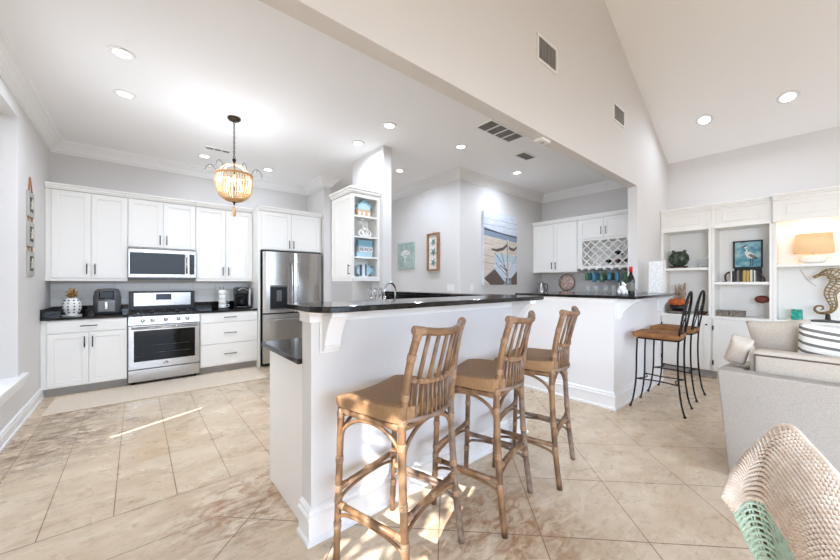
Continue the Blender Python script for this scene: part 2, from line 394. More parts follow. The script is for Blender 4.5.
# great room shell behind the camera, with unseen openings made for the lamps and sun
b = BM()
LW0, LW1 = -1.75, -1.6
WY0, WY1, WZ0, WZ1 = -.03, .56, 1.85, 3.03
box(b, LW0, LW1, WY1, 1.511, 0, 3.6); box(b, LW0, LW1, WY0, WY1, 0, WZ0); box(b, LW0, LW1, WY0, WY1, WZ1, 3.6)
box(b, LW0, LW1, -.5, WY0, 0, 3.6); box(b, LW0, LW1, -3.3, -.5, 0, .4); box(b, LW0, LW1, -3.3, -.5, 2.8, 3.6); box(b, LW0, LW1, -4.0, -3.3, 0, 3.6)
struct('wall_front_left', b, 'wall')
b = BM(); box(b, -.985, -.835, 1.511, 1.625, 0, 2.606); box(b, -1.75, -.985, 1.511, 1.625, 0, 2.606); struct('wall_front_side', b, 'wall')
b = BM()
box(b, -1.75, -1.2, -4.15, -4.0, 0, 3.6); box(b, 4.4, 6.5, -4.15, -4.0, 0, 4.3); box(b, -1.2, 4.4, -4.15, -4.0, 0, .25); box(b, -1.2, 4.4, -4.15, -4.0, 3.15, 5.5)
struct('wall_rear', b, 'wall')

CROWN = [(0, ZC - .15), (.012, ZC - .15), (.014, ZC - .128), (.03, ZC - .122), (.036, ZC - .105), (.06, ZC - .075), (.088, ZC - .05), (.09, ZC - .034), (.108, ZC - .028), (.112, ZC - .012), (.122, ZC), (0, ZC)]
struct('trim_crown', sweep(BM(), [(-.835, 1.63), (-.835, 6.28), (2.49, 6.28), (2.49, 5.52), (2.61, 5.52), (2.61, 6.28), (3.98, 6.28), (3.98, 3.70), (6.5, 3.70), (6.5, 1.63)], CROWN), 'trim')
def bprof(h=.13): return [(0, 0), (.026, 0), (.026, .018), (.018, .022), (.018, h - .035), (.014, h - .03), (.014, h - .012), (.006, h), (0, h)]
struct('baseboard_left', sweep(BM(), [(-.835, 1.63), (-.835, 5.745)], bprof()), 'trim')
BP = [(0, 0), (.03, 0), (.03, .02), (.02, .028), (.02, .125), (.026, .13), (.026, .14), (.016, .15), (.016, .165), (.008, .175), (0, .18)]
struct('baseboard_peninsula', sweep(BM(), [(.68, 1.78), (.68, 1.66), (2.61, 1.66), (2.61, 3.66)], BP), 'trim')
struct('baseboard_bar', sweep(BM(), [(3.80, 2.50), (3.80, 1.35), (5.45, 1.35), (5.45, 1.505)], BP), 'trim')
# half walls
b = BM(); prism(b, [(.68, 1.66), (2.61, 1.66), (2.61, 3.668), (2.48, 3.668), (2.48, 1.78), (.68, 1.78)], Fr((0, 0, 0), (1, 0, 0), (0, 0, 1), (0, 1, 0)), 0, 1.184); struct('wall_peninsula', b, 'wall')
FZ = Fr((0, 0, 0), (1, 0, 0), (0, 0, 1), (0, 1, 0))   # u=x v=y n=z
struct('trim_peninsula_cap', sweep(BM(), [(.68, 1.78), (.68, 1.66), (2.61, 1.66), (2.61, 3.66)], [(0, 1.125), (.014, 1.125), (.014, 1.165), (.03, 1.184), (0, 1.184)]), 'trim')
b = BM(); prism(b, [(3.80, 1.35), (5.45, 1.35), (5.45, 1.508), (3.95, 1.508), (3.95, 2.50), (3.80, 2.50)], FZ, 0, 1.158); struct('wall_bar', b, 'barwall_lit')
struct('trim_bar_cap', sweep(BM(), [(3.80, 2.50), (3.80, 1.35), (5.45, 1.35), (5.45, 1.505)], [(0, 1.11), (.012, 1.11), (.012, 1.14), (.026, 1.158), (0, 1.158)]), 'trim')

# ================================================================== KITCHEN, BACK WALL
FK = Fr((0, 6.28, 0), (1, 0, 0), (0, -1, 0))
g0 = .002
# --- base cabinets
t = thing('base_cabinet', 'white two-door base cabinet with one drawer, left of the range', 'cabinet', (-.46, 6.0, 0))
b = BM(); fbox(b, FK, -.833, -.09, .10, .888, g0, .60); obj('body', b, 'cab', t, bevel=.001)
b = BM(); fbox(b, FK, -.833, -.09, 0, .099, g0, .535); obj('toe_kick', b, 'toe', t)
door(FK, -.78, -.4415, .115, .728, .60, t, -.475, .62)
door(FK, -.4375, -.094, .115, .728, .60, t, -.405, .62)
door(FK, -.78, -.094, .74, .880, .60, t, -.437, .81, .15, False, 'drawer', True)
t = thing('base_cabinet', 'white base cabinet of three drawers, right of the range', 'cabinet', (1.07, 6.0, 0))
b = BM(); fbox(b, FK, .69, 1.448, .10, .888, g0, .60); obj('body', b, 'cab', t, bevel=.001)
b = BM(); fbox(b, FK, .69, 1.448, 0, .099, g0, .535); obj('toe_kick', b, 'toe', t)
for v0, v1 in ((.742, .882), (.43, .734), (.118, .422)):
    door(FK, .695, 1.443, v0, v1, .60, t, 1.07, (v0 + v1) / 2, .17, False, 'drawer', True)
# --- counters
def counter(x0, x1, label, left=False):
    b = BM(); fbox(b, FK, x0, x1, .89, .92, g0, .64); o = obj('countertop', b, 'granite', bevel=.004, origin=((x0 + x1) / 2, 6.0, .89))
    tag(o, label, 'countertop')
    b = BM(); fbox(b, FK, x0, x1, .9205, 1.02, g0, .022)
    if left: fbox(b, FK, x0, x0 + .02, .9205, 1.02, .022, .62)
    obj('backsplash', b, 'granite', o, bevel=.002)
counter(-.833, -.088, 'black granite countertop left of the range', True)
counter(.69, 1.448, 'black granite countertop between range and refrigerator')
# --- tiled backsplash in pale grey, wall tiles behind the counters
b = BM()
for r_, (z0, z1) in enumerate(((1.022, 1.115), (1.118, 1.215), (1.218, 1.315))):
    x = -.833 + (r_ % 2) * .15
    xs = [-.833] + [x + .3 * k for k in range(1 - (r_ % 2), 8) if -.80 < x + .3 * k < 1.43] + [1.448]
    for a, c in zip(xs, xs[1:]): fbox(b, FK, a + .0015, c - .0015, z0, z1, .0005, .008)
struct('trim_backsplash_tile', b, 'tilew', bevel=.001)
# --- range
t = thing('range', 'stainless steel gas range with black oven window', 'range', (.3, 6.0, 0))
RX0, RX1 = -.082, .684
b = BM(); fbox(b, FK, RX0, RX1, .03, .885, .03, .60); obj('body', b, 'steeld', t, bevel=.002)
for x in (RX0 + .05, RX1 - .05):
    for n in (.1, .55): b = BM(); lathe(b, [(.02, 0), (.02, .03)], FK.p(x, 0, n), 10); obj('foot', b, 'bplast', t)
b = BM(); fbox(b, FK, RX0, RX1, .04, .195, .60, .635); dr = obj('warming_drawer', b, 'steel', t, bevel=.004)
b = BM(); fbox(b, FK, RX0, RX1, .205, .765, .60, .64); od = obj('oven_door', b, 'steel', t, bevel=.004)
b = BM(); fbox(b, FK, RX0 + .055, RX1 - .055, .30, .70, .6395, .644); ow = obj('oven_window', b, 'ovenw', od, bevel=.003)
b = BM()
for z in (.40, .50): tube(b, [FK.p(RX0 + .12, z, .6445), FK.p(RX1 - .12, z, .6445)], .002, 5)
obj('rack_line', b, 'steeld', ow)
b = BM(); tube(b, [FK.p(RX0 + .03, .735, .685), FK.p(RX1 - .03, .735, .685)], .013, 10)
for x in (RX0 + .06, RX1 - .06): tube(b, [FK.p(x, .735, .638), FK.p(x, .735, .685)], .009, 8)
obj('handle', b, 'chrome', od)
b = BM(); lathe(b, [(0, 0), (.03, 0), (.03, .002), (0, .002)], FK.p(.3, .255, .64), 20, axis=(0, -1, 0), sy=.6); obj('badge', b, 'chrome', od)
b = BM(); prism(b, [(.60, .775), (.645, .775), (.63, .885), (.60, .885)], Fr((0, 6.28, 0), (0, -1, 0), (1, 0, 0)), RX0, RX1); cp = obj('control_panel', b, 'steel', t, bevel=.003)
for i, x in enumerate((.06, .16, .30, .44, .54)):
    b = BM(); lathe(b, [(.024, 0), (.024, .008), (.019, .01), (.017, .034), (0, .036)], FK.p(x, .83, .637), 18, axis=(0, -1, .13))
    obj('knob', b, 'chrome', cp)
b = BM(); fbox(b, FK, RX0, RX1, .886, .912, .03, .62); obj('cooktop', b, 'bplast', t, bevel=.004)
b = BM()
for gx in (.02, .30, .58):
    x0, x1 = max(gx - .13, RX0 + .02), min(gx + .13, RX1 - .02)
    for z, ns in ((.935, (.10, .32, .55)),):
        for n in ns: fbox(b, FK, x0, x1, z - .008, z + .004, n - .006, n + .006)
        for x in (x0, (x0 + x1) / 2, x1): fbox(b, FK, x - .006, x + .006, z - .008, z + .004, .10, .55)
        for x in (x0, x1):
            for n in (.10, .55): fbox(b, FK, x - .007, x + .007, .912, z, n - .007, n + .007)
obj('grate', b, 'black', t)
for i, (x, n) in enumerate(((.02, .2), (.02, .45), (.30, .32), (.58, .2), (.58, .45))):
    b = BM(); lathe(b, [(.045, .912), (.045, .92), (.03, .926), (0, .926)], (FK.p(x, 0, n).x, FK.p(x, 0, n).y, 0), 16); obj('burner', b, 'steeld', t)
b = BM(); fbox(b, FK, RX0, RX1, .913, 1.20, .03, .085); bgd = obj('backguard', b, 'bplast', t, bevel=.006)
b = BM(); fbox(b, FK, RX0 + .05, RX1 - .05, .99, 1.18, .085, .092); fp = obj('face_plate', b, 'steel', bgd, bevel=.003)
b = BM(); fbox(b, FK, .215, .395, 1.075, 1.16, .092, .096); obj('display', b, 'display', fp, bevel=.002)
# --- microwave
t = thing('microwave', 'stainless over-the-range microwave with black glass door', 'microwave', (.29, 6.1, 1.375))
b = BM(); fbox(b, FK, -.084, .664, 1.377, 1.795, g0, .37); obj('body', b, 'steeld', t, bevel=.002)
b = BM(); fbox(b, FK, -.084, .664, 1.40, 1.78, .371, .40); mf = obj('front_frame', b, 'steel', t, bevel=.004)
b = BM(); fbox(b, FK, -.07, .535, 1.44, 1.735, .40, .405); md = obj('door_glass', b, 'bglass', t, bevel=.003)
b = BM(); fbox(b, FK, -.005, .46, 1.475, 1.70, .405, .4075); obj('window_screen', b, 'ovenw', md)
b = BM(); tube(b, [FK.p(.555, 1.45, .44), FK.p(.555, 1.725, .44)], .011, 10)
for z in (1.47, 1.705): tube(b, [FK.p(.555, z, .402), FK.p(.555, z, .44)], .008, 8)
obj('handle', b, 'chrome', t)
b = BM(); fbox(b, FK, .585, .65, 1.44, 1.735, .40, .405); kp = obj('keypad', b, 'bglass', t, bevel=.003)
b = BM()
for i in range(6):
    for j in range(3): fbox(b, FK, .592 + j * .018, .606 + j * .018, 1.46 + i * .034, 1.478 + i * .034, .405, .407)
obj('button', b, 'bookd', kp)
b = BM(); fbox(b, FK, -.084, .664, 1.372, 1.39, .02, .39); obj('vent_strip', b, 'bplast', t)
# --- wall cabinets
def cornice(b, F, u0, u1, n, v=2.462, ends=()):
    for dv0, dv1, dn in ((0, .018, .012), (.018, .045, .026), (.045, .068, .042)):
        fbox(b, F, u0, u1, v + dv0, v + dv1, g0, n + dn)
def wall_cab(u0, u1, v0, label, doors, hz, filler=0):
    t = thing('wall_cabinet', label, 'cabinet', ((u0 + u1) / 2, 6.1, v0))
    b = BM(); fbox(b, FK, u0, u1, v0, 2.46, g0, .335); obj('body', b, 'cab', t, bevel=.001)
    for i, (a, c) in enumerate(doors):
        door(FK, a, c, v0 + .012, 2.452, .335, t, (c - .035) if i == 0 else (a + .035), hz)
    b = BM(); cornice(b, FK, u0, u1, .345); obj('cornice', b, 'cab', t, bevel=.002)
    if v0 < 1.5:
        b = BM(); fbox(b, FK, u0, u1, v0 - .028, v0 - .0005, .30, .345); obj('light_rail', b, 'cab', t, bevel=.002)
wall_cab(-.833, -.0895, 1.375, 'tall white wall cabinet above the pineapple and air fryer', [(-.78, -.442), (-.437, -.094)], 1.50)
wall_cab(-.0875, .667, 1.80, 'short white wall cabinet above the microwave', [(-.083, .286), (.291, .662)], 1.92)
wall_cab(.669, 1.448, 1.375, 'tall white wall cabinet above the coffee maker', [(.674, 1.056), (1.061, 1.443)], 1.50)
# --- refrigerator cabinet and refrigerator
t = thing('refrigerator_cabinet', 'deep white cabinet with side panel over the refrigerator', 'cabinet', (1.97, 5.95, 0))
b = BM(); fbox(b, FK, 1.450, 1.482, 0, 2.46, g0, .66); obj('side_panel', b, 'cab', t, bevel=.001)
b = BM(); fbox(b, FK, 1.4825, 2.485, 1.845, 2.46, g0, .66); obj('body', b, 'cab', t, bevel=.001)
door(FK, 1.50, 1.952, 1.855, 2.452, .66, t, 1.92, 1.95); door(FK, 1.957, 2.455, 1.855, 2.452, .66, t, 1.99, 1.95)
b = BM(); cornice(b, FK, 1.45, 2.487, .67); obj('cornice', b, 'cab', t, bevel=.002)
t = thing('refrigerator', 'stainless steel French-door refrigerator with ice dispenser', 'refrigerator', (1.97, 5.9, 0))
FX0, FX1 = 1.50, 2.455
b = BM(); fbox(b, FK, FX0 + .005, FX1 - .005, .03, 1.80, .03, .67); obj('body', b, 'steeld', t, bevel=.004)
b = BM(); fbox(b, FK, FX0 + .02, FX1 - .02, 0, .0295, .1, .66); obj('base_grille', b, 'bplast', t)
def curved_door(u0, u1, v0, v1, n0, n1, bulge=.025, k=10):
    b = BM(); poly = [(u0, n0)] + [(u0 + (u1 - u0) * i / k, n1 + bulge * (1 - (2 * i / k - 1) ** 2) ** .5 * 1.0 - bulge) for i in range(k + 1)] + [(u1, n0)]
    prism(b, poly, Fr((0, 6.28, 0), (1, 0, 0), (0, 0, 1), (0, -1, 0)), v0, v1); return b
MIDX = 1.975
ld = obj('door', curved_door(FX0, MIDX - .003, .845, 1.815, .672, .765), 'steel', t, bevel=.004)
rd = obj('door', curved_door(MIDX + .003, FX1, .845, 1.815, .672, .765), 'steel', t, bevel=.004)
fd = obj('freezer_drawer', curved_door(FX0, FX1, .06, .825, .672, .765), 'steel', t, bevel=.004)
b = BM(); fbox(b, FK, FX0 + .01, FX1 - .01, .826, .844, .67, .72); obj('door_gap_seal', b, 'bplast', t)
for x, d in ((MIDX - .045, ld), (MIDX + .045, rd)):
    b = BM(); tube(b, spline([FK.p(x, .98, .755), FK.p(x, 1.0, .80), FK.p(x, 1.3, .815), FK.p(x, 1.62, .80), FK.p(x, 1.64, .755)], 5), .009, 8); obj('handle', b, 'chrome', d)
b = BM(); tube(b, spline([FK.p(FX0 + .08, .74, .752), FK.p(FX0 + .1, .74, .80), FK.p(MIDX, .74, .82), FK.p(FX1 - .1, .74, .80), FK.p(FX1 - .08, .74, .752)], 5), .01, 8); obj('handle', b, 'chrome', fd)
b = BM(); fbox(b, FK, 1.60, 1.86, .90, 1.275, .76, .772); ds = obj('dispenser', b, 'bplast', ld, bevel=.004)
b = BM(); fbox(b, FK, 1.60, 1.86, 1.255, 1.285, .76, .78); fbox(b, FK, 1.60, 1.86, .895, .915, .76, .79); fbox(b, FK, 1.69, 1.77, 1.03, 1.2, .772, .785); obj('dispenser_trim', b, 'steeld', ds, bevel=.003)

# --- rug in front of the range
b = BM(); prism(b, [(-.715, 4.94), (1.39, 4.90), (1.40, 5.63), (-.715, 5.645)], FZ, .001, .011)
o = obj('runner_rug', b, 'rug', origin=(.34, 5.28, 0), bevel=.003); tag(o, 'cream woven runner rug on the floor in front of the range', 'rug')

# --- counter things, back wall
t = thing('pineapple_ornament', 'white dotted ceramic pineapple with gold leaf crown on the counter', 'ornament', (-.60, 5.86, .921))
b = BM(); lathe(b, [(0, .0), (.045, .0), (.07, .03), (.084, .08), (.086, .115), (.078, .16), (.055, .195), (.025, .207), (0, .207)], (-.60, 5.86, .933), 24); obj('fruit_body', b, 'white', t)
b = BM()
for i in range(5):
    zz = .965 + i * .036; r_ = (.072, .084, .086, .080, .069)[i]
    for k in range(10):
        a = 2 * PI * k / 10; ball(b, (-.60 + (r_ - .003) * math.cos(a), 5.86 + (r_ - .003) * math.sin(a), zz), .0085, .0085, .0105, 8, 5)
obj('cut_dot', b, 'bplast', t)
b = BM()
for ring, (nn, ln, tilt) in enumerate(((8, .075, 1.0), (7, .105, .6), (5, .13, .22))):
    for k in range(nn):
        a = 2 * PI * (k + ring * .4) / nn; dx, dy = math.cos(a) * math.sin(tilt), math.sin(a) * math.sin(tilt)
        p = Vector((-.60, 5.86, 1.137)); q = p + Vector((dx, dy, math.cos(tilt))) * ln
        tube(b, [p, p.lerp(q, .5) + Vector((0, 0, .008)), q], [.008, .010, .001], 6)
obj('leaf_crown', b, 'goldp', t)
b = BM(); lathe(b, [(0, 0), (.085, 0), (.09, .012), (0, .012)], (-.60, 5.86, .921), 24); obj('base_plate', b, 'white', t)

t = thing('air_fryer', 'dark grey air fryer with chrome basket handle on the counter', 'air fryer', (-.29, 5.95, .921))
b = BM()
for i in range(1): pass
rows = [(.12, .0), (.132, .02), (.135, .12), (.135, .22), (.12, .30), (.09, .325), (0, .33)]
lathe(b, rows, (-.29, 5.95, .921), 24, sy=.95); obj('body', b, mat('charcoal_plastic', (92, 92, 94), .28), t)
b = BM(); box(b, -.375, -.205, 5.79, 5.83, .95, 1.10); ba = obj('basket', b, mat('grey_basket', (112, 112, 113), .35, .4), t, bevel=.012)
b = BM(); box(b, -.308, -.272, 5.745, 5.80, .985, 1.085); obj('handle', b, 'chrome', ba, bevel=.008)
b = BM(); box(b, -.36, -.22, 5.80, 5.825, 1.125, 1.22); obj('control_panel', b, 'bglass', t, bevel=.01)

t = thing('mug_tower', 'stack of white mugs on a wire rack beside the coffee maker', 'mugs', (1.02, 5.95, .921))
for i in range(4):
    b = BM(); z = .932 + i * .07
    lathe(b, [(0, 0), (.05, 0), (.054, .008), (.054, .067), (.048, .067), (.048, .012), (0, .012)], (1.02, 5.95, z), 20)
    mg = obj('mug', b, 'white', t)
    b = BM(); tube(b, spline([(1.072, 5.95, z + .055), (1.105, 5.95, z + .05), (1.105, 5.95, z + .022), (1.072, 5.95, z + .015)], 4), .005, 6); obj('handle', b, 'white', mg)
b = BM()
for a in (1.2, 1.9): 
    x, y = 1.02 + .066 * math.cos(a), 5.95 + .066 * math.sin(a); tube(b, [(x, y, .925), (x, y, 1.26)], .003, 5)
tube(b, [(1.02 + .066 * math.cos(k * PI / 10), 5.95 + .066 * math.sin(k * PI / 10), .926) for k in range(20)], .003, 5, closed=True)
obj('wire_rack', b, 'black', t)

t = thing('coffee_maker', 'black and silver pod coffee maker beside the refrigerator panel', 'coffee maker', (1.30, 5.95, .921))
b = BM(); box(b, 1.20, 1.40, 5.85, 6.10, .921, .95); obj('drip_base', b, 'bplast', t, bevel=.01)
b = BM(); box(b, 1.20, 1.36, 6.0, 6.10, .95, 1.17); obj('column', b, 'bplast', t, bevel=.02)
b = BM(); box(b, 1.195, 1.365, 5.83, 6.10, 1.13, 1.25); obj('brew_head', b, 'bplast', t, bevel=.03, seg=3)
b = BM(); lathe(b, [(0, 0), (.055, 0), (.06, .05), (.06, .12), (.04, .15), (0, .15)], (1.28, 5.90, .951), 18); obj('carafe', b, 'bglass', t)
b = BM(); box(b, 1.37, 1.405, 5.86, 6.09, .95, 1.23); obj('water_tank', b, mat('silver_plastic', (190, 190, 190), .3, .5), t, bevel=.012)
b = BM(); tube(b, spline([(1.21, 5.83, 1.20), (1.28, 5.80, 1.24), (1.35, 5.83, 1.20)], 5), .008, 6); obj('lid_handle', b, 'chrome', t)

# ================================================================== LEFT WALL PLAQUES
t = thing('wall_plaque', 'three grey starfish plaques hung in a column from a jute loop', 'wall decor', (-.83, 5.17, 1.8))
FL = Fr((-.835, 0, 0), (0, 1, 0), (1, 0, 0))
for i, z in enumerate((2.12, 1.82, 1.52)):
    b = BM(); fbox(b, FL, 5.05, 5.29, z - .125, z + .125, .001, .018); pl = obj('board', b, 'plaque', t, bevel=.002)
    b = BM(); fbox(b, FL, 5.11, 5.23, z - .075, z + .075, .018, .02); fm = obj('dark_square', b, 'bookd', pl)
    b = BM(); poly = [(5.17 + (.06 if k % 2 == 0 else .024) * math.sin(k * PI / 5), z + (.06 if k % 2 == 0 else .024) * math.cos(k * PI / 5)) for k in range(10)]
    prism(b, poly, FL, .02, .028); obj('starfish', b, 'bookc', pl)
b = BM()
for dy in (-.07, .07): tube(b, [FL.p(5.17, 2.40, .008), FL.p(5.17 + dy, 2.245, .01)], .006, 6)
obj('hanging_loop', b, 'rope', t)
for z0, z1 in ((1.945, 1.995), (1.645, 1.695)):
    for dy in (-.07, .07): b = BM(); tube(b, [FL.p(5.17 + dy, z0, .009), FL.p(5.17 + dy, z1, .009)], .006, 6); obj('rope_link', b, 'rope', t)

# ================================================================== CABINET WITH OPEN SHELVES ON THE STUB WALL
FS = Fr((2.478, 0, 0), (0, -1, 0), (-1, 0, 0))        # u = -y, faces -x
XF, YN, YF = 2.075, 3.75, 4.31
t = thing('corner_wall_cabinet', 'white wall cabinet with open end shelves of beach ornaments', 'cabinet', (2.3, 4.05, 1.375))
b = BM(); box(b, XF, 2.477, YN + .25, YF, 1.375, 2.46); obj('body', b, 'cab', t, bevel=.001)
b = BM(); box(b, XF, XF + .02, YN, YN + .25, 1.375, 2.46); box(b, 2.445, 2.477, YN, YN + .25, 1.375, 2.46); box(b, XF + .02, 2.445, YN, YN + .25, 2.42, 2.46); box(b, XF + .02, 2.445, YN, YN + .25, 1.375, 1.405)
obj('shelf_surround', b, 'cab', t, bevel=.001)
for z in (1.66, 1.925, 2.19):
    b = BM(); box(b, XF + .02, 2.445, YN + .012, YN + .25, z - .02, z); obj('shelf', b, 'cab', t)
Fd = Fr((XF, 0, 0), (0, -1, 0), (-1, 0, 0))
door(Fd, -(YF - .004), -(YN + .004), 1.385, 2.452, .0005, t, -(YN + .04), 1.49)
b = BM()
for dz0, dz1, dn in ((2.462, 2.48, .012), (2.48, 2.507, .026), (2.507, 2.53, .042)): box(b, XF - dn - .02, 2.477, YN - dn, YF + .0, dz0, dz1)
obj('cornice', b, 'cab', t, bevel=.002)
b = BM(); box(b, XF - .015, XF + .03, YN, YF, 1.345, 1.3745); box(b, XF + .03, 2.477, YN, YN + .03, 1.345, 1.3745); obj('light_rail', b, 'cab', t, bevel=.002)
# ornaments on the shelves (y = front)
yo = YN + .08
t = thing('house_ornament', 'small blue wooden beach house on the top open shelf', 'ornament', (2.27, yo, 2.19))
b = BM(); box(b, 2.17, 2.37, yo - .03, yo + .05, 2.1905, 2.275); lo = obj('lower_wall', b, 'tan', t, bevel=.002)
b = BM()
for x in (2.185, 2.25, 2.32): box(b, x, x + .03, yo - .034, yo - .03, 2.20, 2.25)
obj('window', b, 'whitem', lo)
b = BM(); prism(b, [(2.18, 2.2755), (2.36, 2.2755), (2.36, 2.32), (2.27, 2.40), (2.18, 2.32)], W0, yo - .03, yo + .05); obj('gable', b, 'aqua', t, bevel=.002)
b = BM(); prism(b, [(2.165, 2.32), (2.18, 2.312), (2.27, 2.395), (2.36, 2.312), (2.375, 2.32), (2.27, 2.415)], W0, yo - .035, yo + .055); obj('roof', b, 'lblue', t)
t = thing('rope_knot_ornament', 'white knotted rope ornament on the second open shelf', 'ornament', (2.29, yo, 1.925))
for cx, cz, r_ in ((2.26, 2.115, .035), (2.24, 1.975, .035), (2.30, 1.99, .045), (2.35, 1.975, .035), (2.30, 2.05, .035)):
    b = BM(); tube(b, [(cx + r_ * math.cos(k * PI / 9), yo + .006 * math.sin(k), cz + r_ * math.sin(k * PI / 9)) for k in range(18)], .0125, 7, closed=True); obj('rope_ring', b, 'white', t)
t = thing('beach_sign', 'pale blue stacked block sign reading BEACH on the third shelf', 'sign', (2.29, yo, 1.66))
for z0, z1, x0, x1, m_ in ((1.661, 1.725, 2.17, 2.40, 'aqua'), (1.726, 1.795, 2.20, 2.41, 'whitem'), (1.796, 1.885, 2.19, 2.40, 'lblue')):
    b = BM(); box(b, x0, x1, yo - .02, yo + .05, z0, z1); obj('block', b, m_, t, bevel=.003)
def text(body, size, loc, rot, m, parent, name='lettering', ext=.001, align='CENTER'):
    cu = bpy.data.curves.new(name, 'FONT'); cu.body = body; cu.size = size; cu.extrude = ext; cu.align_x = align; cu.align_y = 'CENTER'
    o = bpy.data.objects.new(name, cu); COL.objects.link(o)
    dg = bpy.context.evaluated_depsgraph_get(); me = bpy.data.meshes.new_from_object(o.evaluated_get(dg))
    bpy.data.objects.remove(o); o2 = bpy.data.objects.new(name, me); COL.objects.link(o2)
    me.materials.clear(); me.materials.append(M[m]); o2.parent = parent
    o2.location = Vector(loc) - woff(parent); o2.rotation_euler = rot
    return o2
text('BEACH', .06, (2.305, yo - .0215, 1.762), (R(90), 0, 0), 'navy', t)
t = thing('fish_ornament', 'blue and white striped wooden fish on the lowest open shelf', 'ornament', (2.28, yo, 1.405))
b = BM(); prism(b, [(2.28 + .11 * math.cos(k * PI / 10), 1.49 + .08 * math.sin(k * PI / 10)) for k in range(20)], W0, yo - .015, yo + .015); fb = obj('fish_body', b, 'aqua', t, bevel=.003)
b = BM()
for x, w_ in ((2.225, .03), (2.30, .022)):
    h_ = .08 * math.sqrt(max(0, 1 - ((x - 2.28) / .11) ** 2)) * .95; box(b, x - w_ / 2, x + w_ / 2, yo - .0175, yo - .015, 1.49 - h_, 1.49 + h_)
obj('stripe', b, 'navy', fb)
b = BM(); box(b, 2.25, 2.29, yo - .0175, yo - .015, 1.415, 1.565); obj('white_stripe', b, 'whitem', fb)
b = BM(); prism(b, [(2.375, 1.49), (2.43, 1.55), (2.42, 1.49), (2.43, 1.43)], W0, yo - .012, yo + .012); obj('tail', b, 'lblue', t)
b = BM(); box(b, 2.24, 2.33, yo - .02, yo + .02, 1.4055, 1.414); obj('stand', b, 'whitem', t)

# ================================================================== PENINSULA
t = thing('peninsula_cabinet', 'white base cabinets on the kitchen side of the peninsula', 'cabinet', (1.5, 2.1, 0))
b = BM(); box(b, .69, 2.478, 1.782, 2.39, .0, .888); box(b, 1.88, 2.478, 2.391, 4.45, 0, .888); obj('body', b, 'cab', t, bevel=.002)
FP = Fr((0, 2.39, 0), (1, 0, 0), (0, 1, 0))
for i in range(3):
    a = .72 + i * .385; door(FP, a, a + .375, .115, .88, .0005, t, a + .34, .78)
FQ = Fr((1.88, 0, 0), (0, 1, 0), (-1, 0, 0))
for i in range(4):
    a = 2.48 + i * .485; door(FQ, a, a + .475, .115, .88, .0005, t, a + .44, .78)
b = BM(); prism(b, [(.655, 1.783), (2.477, 1.783), (2.477, 4.47), (1.845, 4.47), (1.845, 2.462), (.655, 2.462)], FZ, .89, .92)
lc = obj('countertop', b, 'granite', bevel=.004, origin=(1.5, 2.1, .89)); tag(lc, 'low black granite worktop behind the raised peninsula bar', 'countertop')
b = BM(); box(b, 2.458, 2.478, 1.80, 3.668, .921, 1.183); box(b, .70, 2.457, 1.781, 1.80, .921, 1.183); obj('backsplash', b, 'granite', lc)
def rounded(pts, k=6):     # (x,y,r) corners -> polygon
    out = []; n = len(pts)
    for i, (x, y, r_) in enumerate(pts):
        p = Vector((x, y)); a = Vector(pts[i - 1][:2]); c = Vector(pts[(i + 1) % n][:2])
        if r_ <= 0: out.append((x, y)); continue
        d1 = (a - p).normalized(); d2 = (c - p).normalized()
        for j in range(k + 1):
            t_ = j / k; out.append(tuple(((p + d1 * r_) * (1 - t_) ** 2 + p * 2 * t_ * (1 - t_) + (p + d2 * r_) * t_ ** 2)))
    return out
b = BM(); prism(b, rounded([(.625, 1.87, .02), (.625, 1.45, .16), (2.645, 1.45, .10), (2.66, 3.664, 0), (2.44, 3.664, 0), (2.44, 1.87, .02)]), FZ, 1.185, 1.215)
o = obj('bar_counter', b, 'granite', bevel=.005, origin=(1.6, 1.65, 1.185)); tag(o, 'raised black granite bar top of the peninsula behind the rattan stools', 'countertop')
def corbel(bm, F, u, z, w_=.09, d=.23, h=.21):      # scrolled bracket, F.N points out of the wall
    G = Fr(F.p(u - w_ / 2, 0, 0), F.N, F.U)
    fbox(bm, F, u - w_ / 2 - .008, u + w_ / 2 + .008, z - h - .012, z, .0005, .016)
    lip = .05
    arc = [(.016, z), (d, z), (d, z - .028)] + [(lip + (d - .012 - lip) * (1 - k / 8) ** 1.35 , z - .03 - (h * .70) * (k / 8) ** 1.1) for k in range(0, 9)] + [(lip + .006, z - h * .84), (lip - .002, z - h * .92), (.034, z - h), (.016, z - h)]
    prism(bm, arc, G, 0, w_)
    return bm
FPn = Fr((0, 1.66, 0), (1, 0, 0), (0, -1, 0)); FBs = Fr((0, 1.35, 0), (1, 0, 0), (0, -1, 0))
for F, u, z, lab, w_, d in ((FPn, .775, 1.184, 'white scrolled corbel under the near left end of the peninsula bar', .09, .135), (FPn, 2.45, 1.184, 'white scrolled corbel under the far right end of the peninsula bar', .09, .19),
                         (FBs, 3.93, 1.158, 'white scrolled corbel beneath the front corner of the far bar', .09, .19), (FBs, 5.33, 1.158, 'white scrolled corbel near the bookcase end of the far bar', .05, .16)):
    o = obj('corbel', corbel(BM(), F, u, z, w_, d), 'trim', bevel=.002, origin=F.p(u, z - .22, 0)); tag(o, lab, 'bracket', 'white bar corbels')
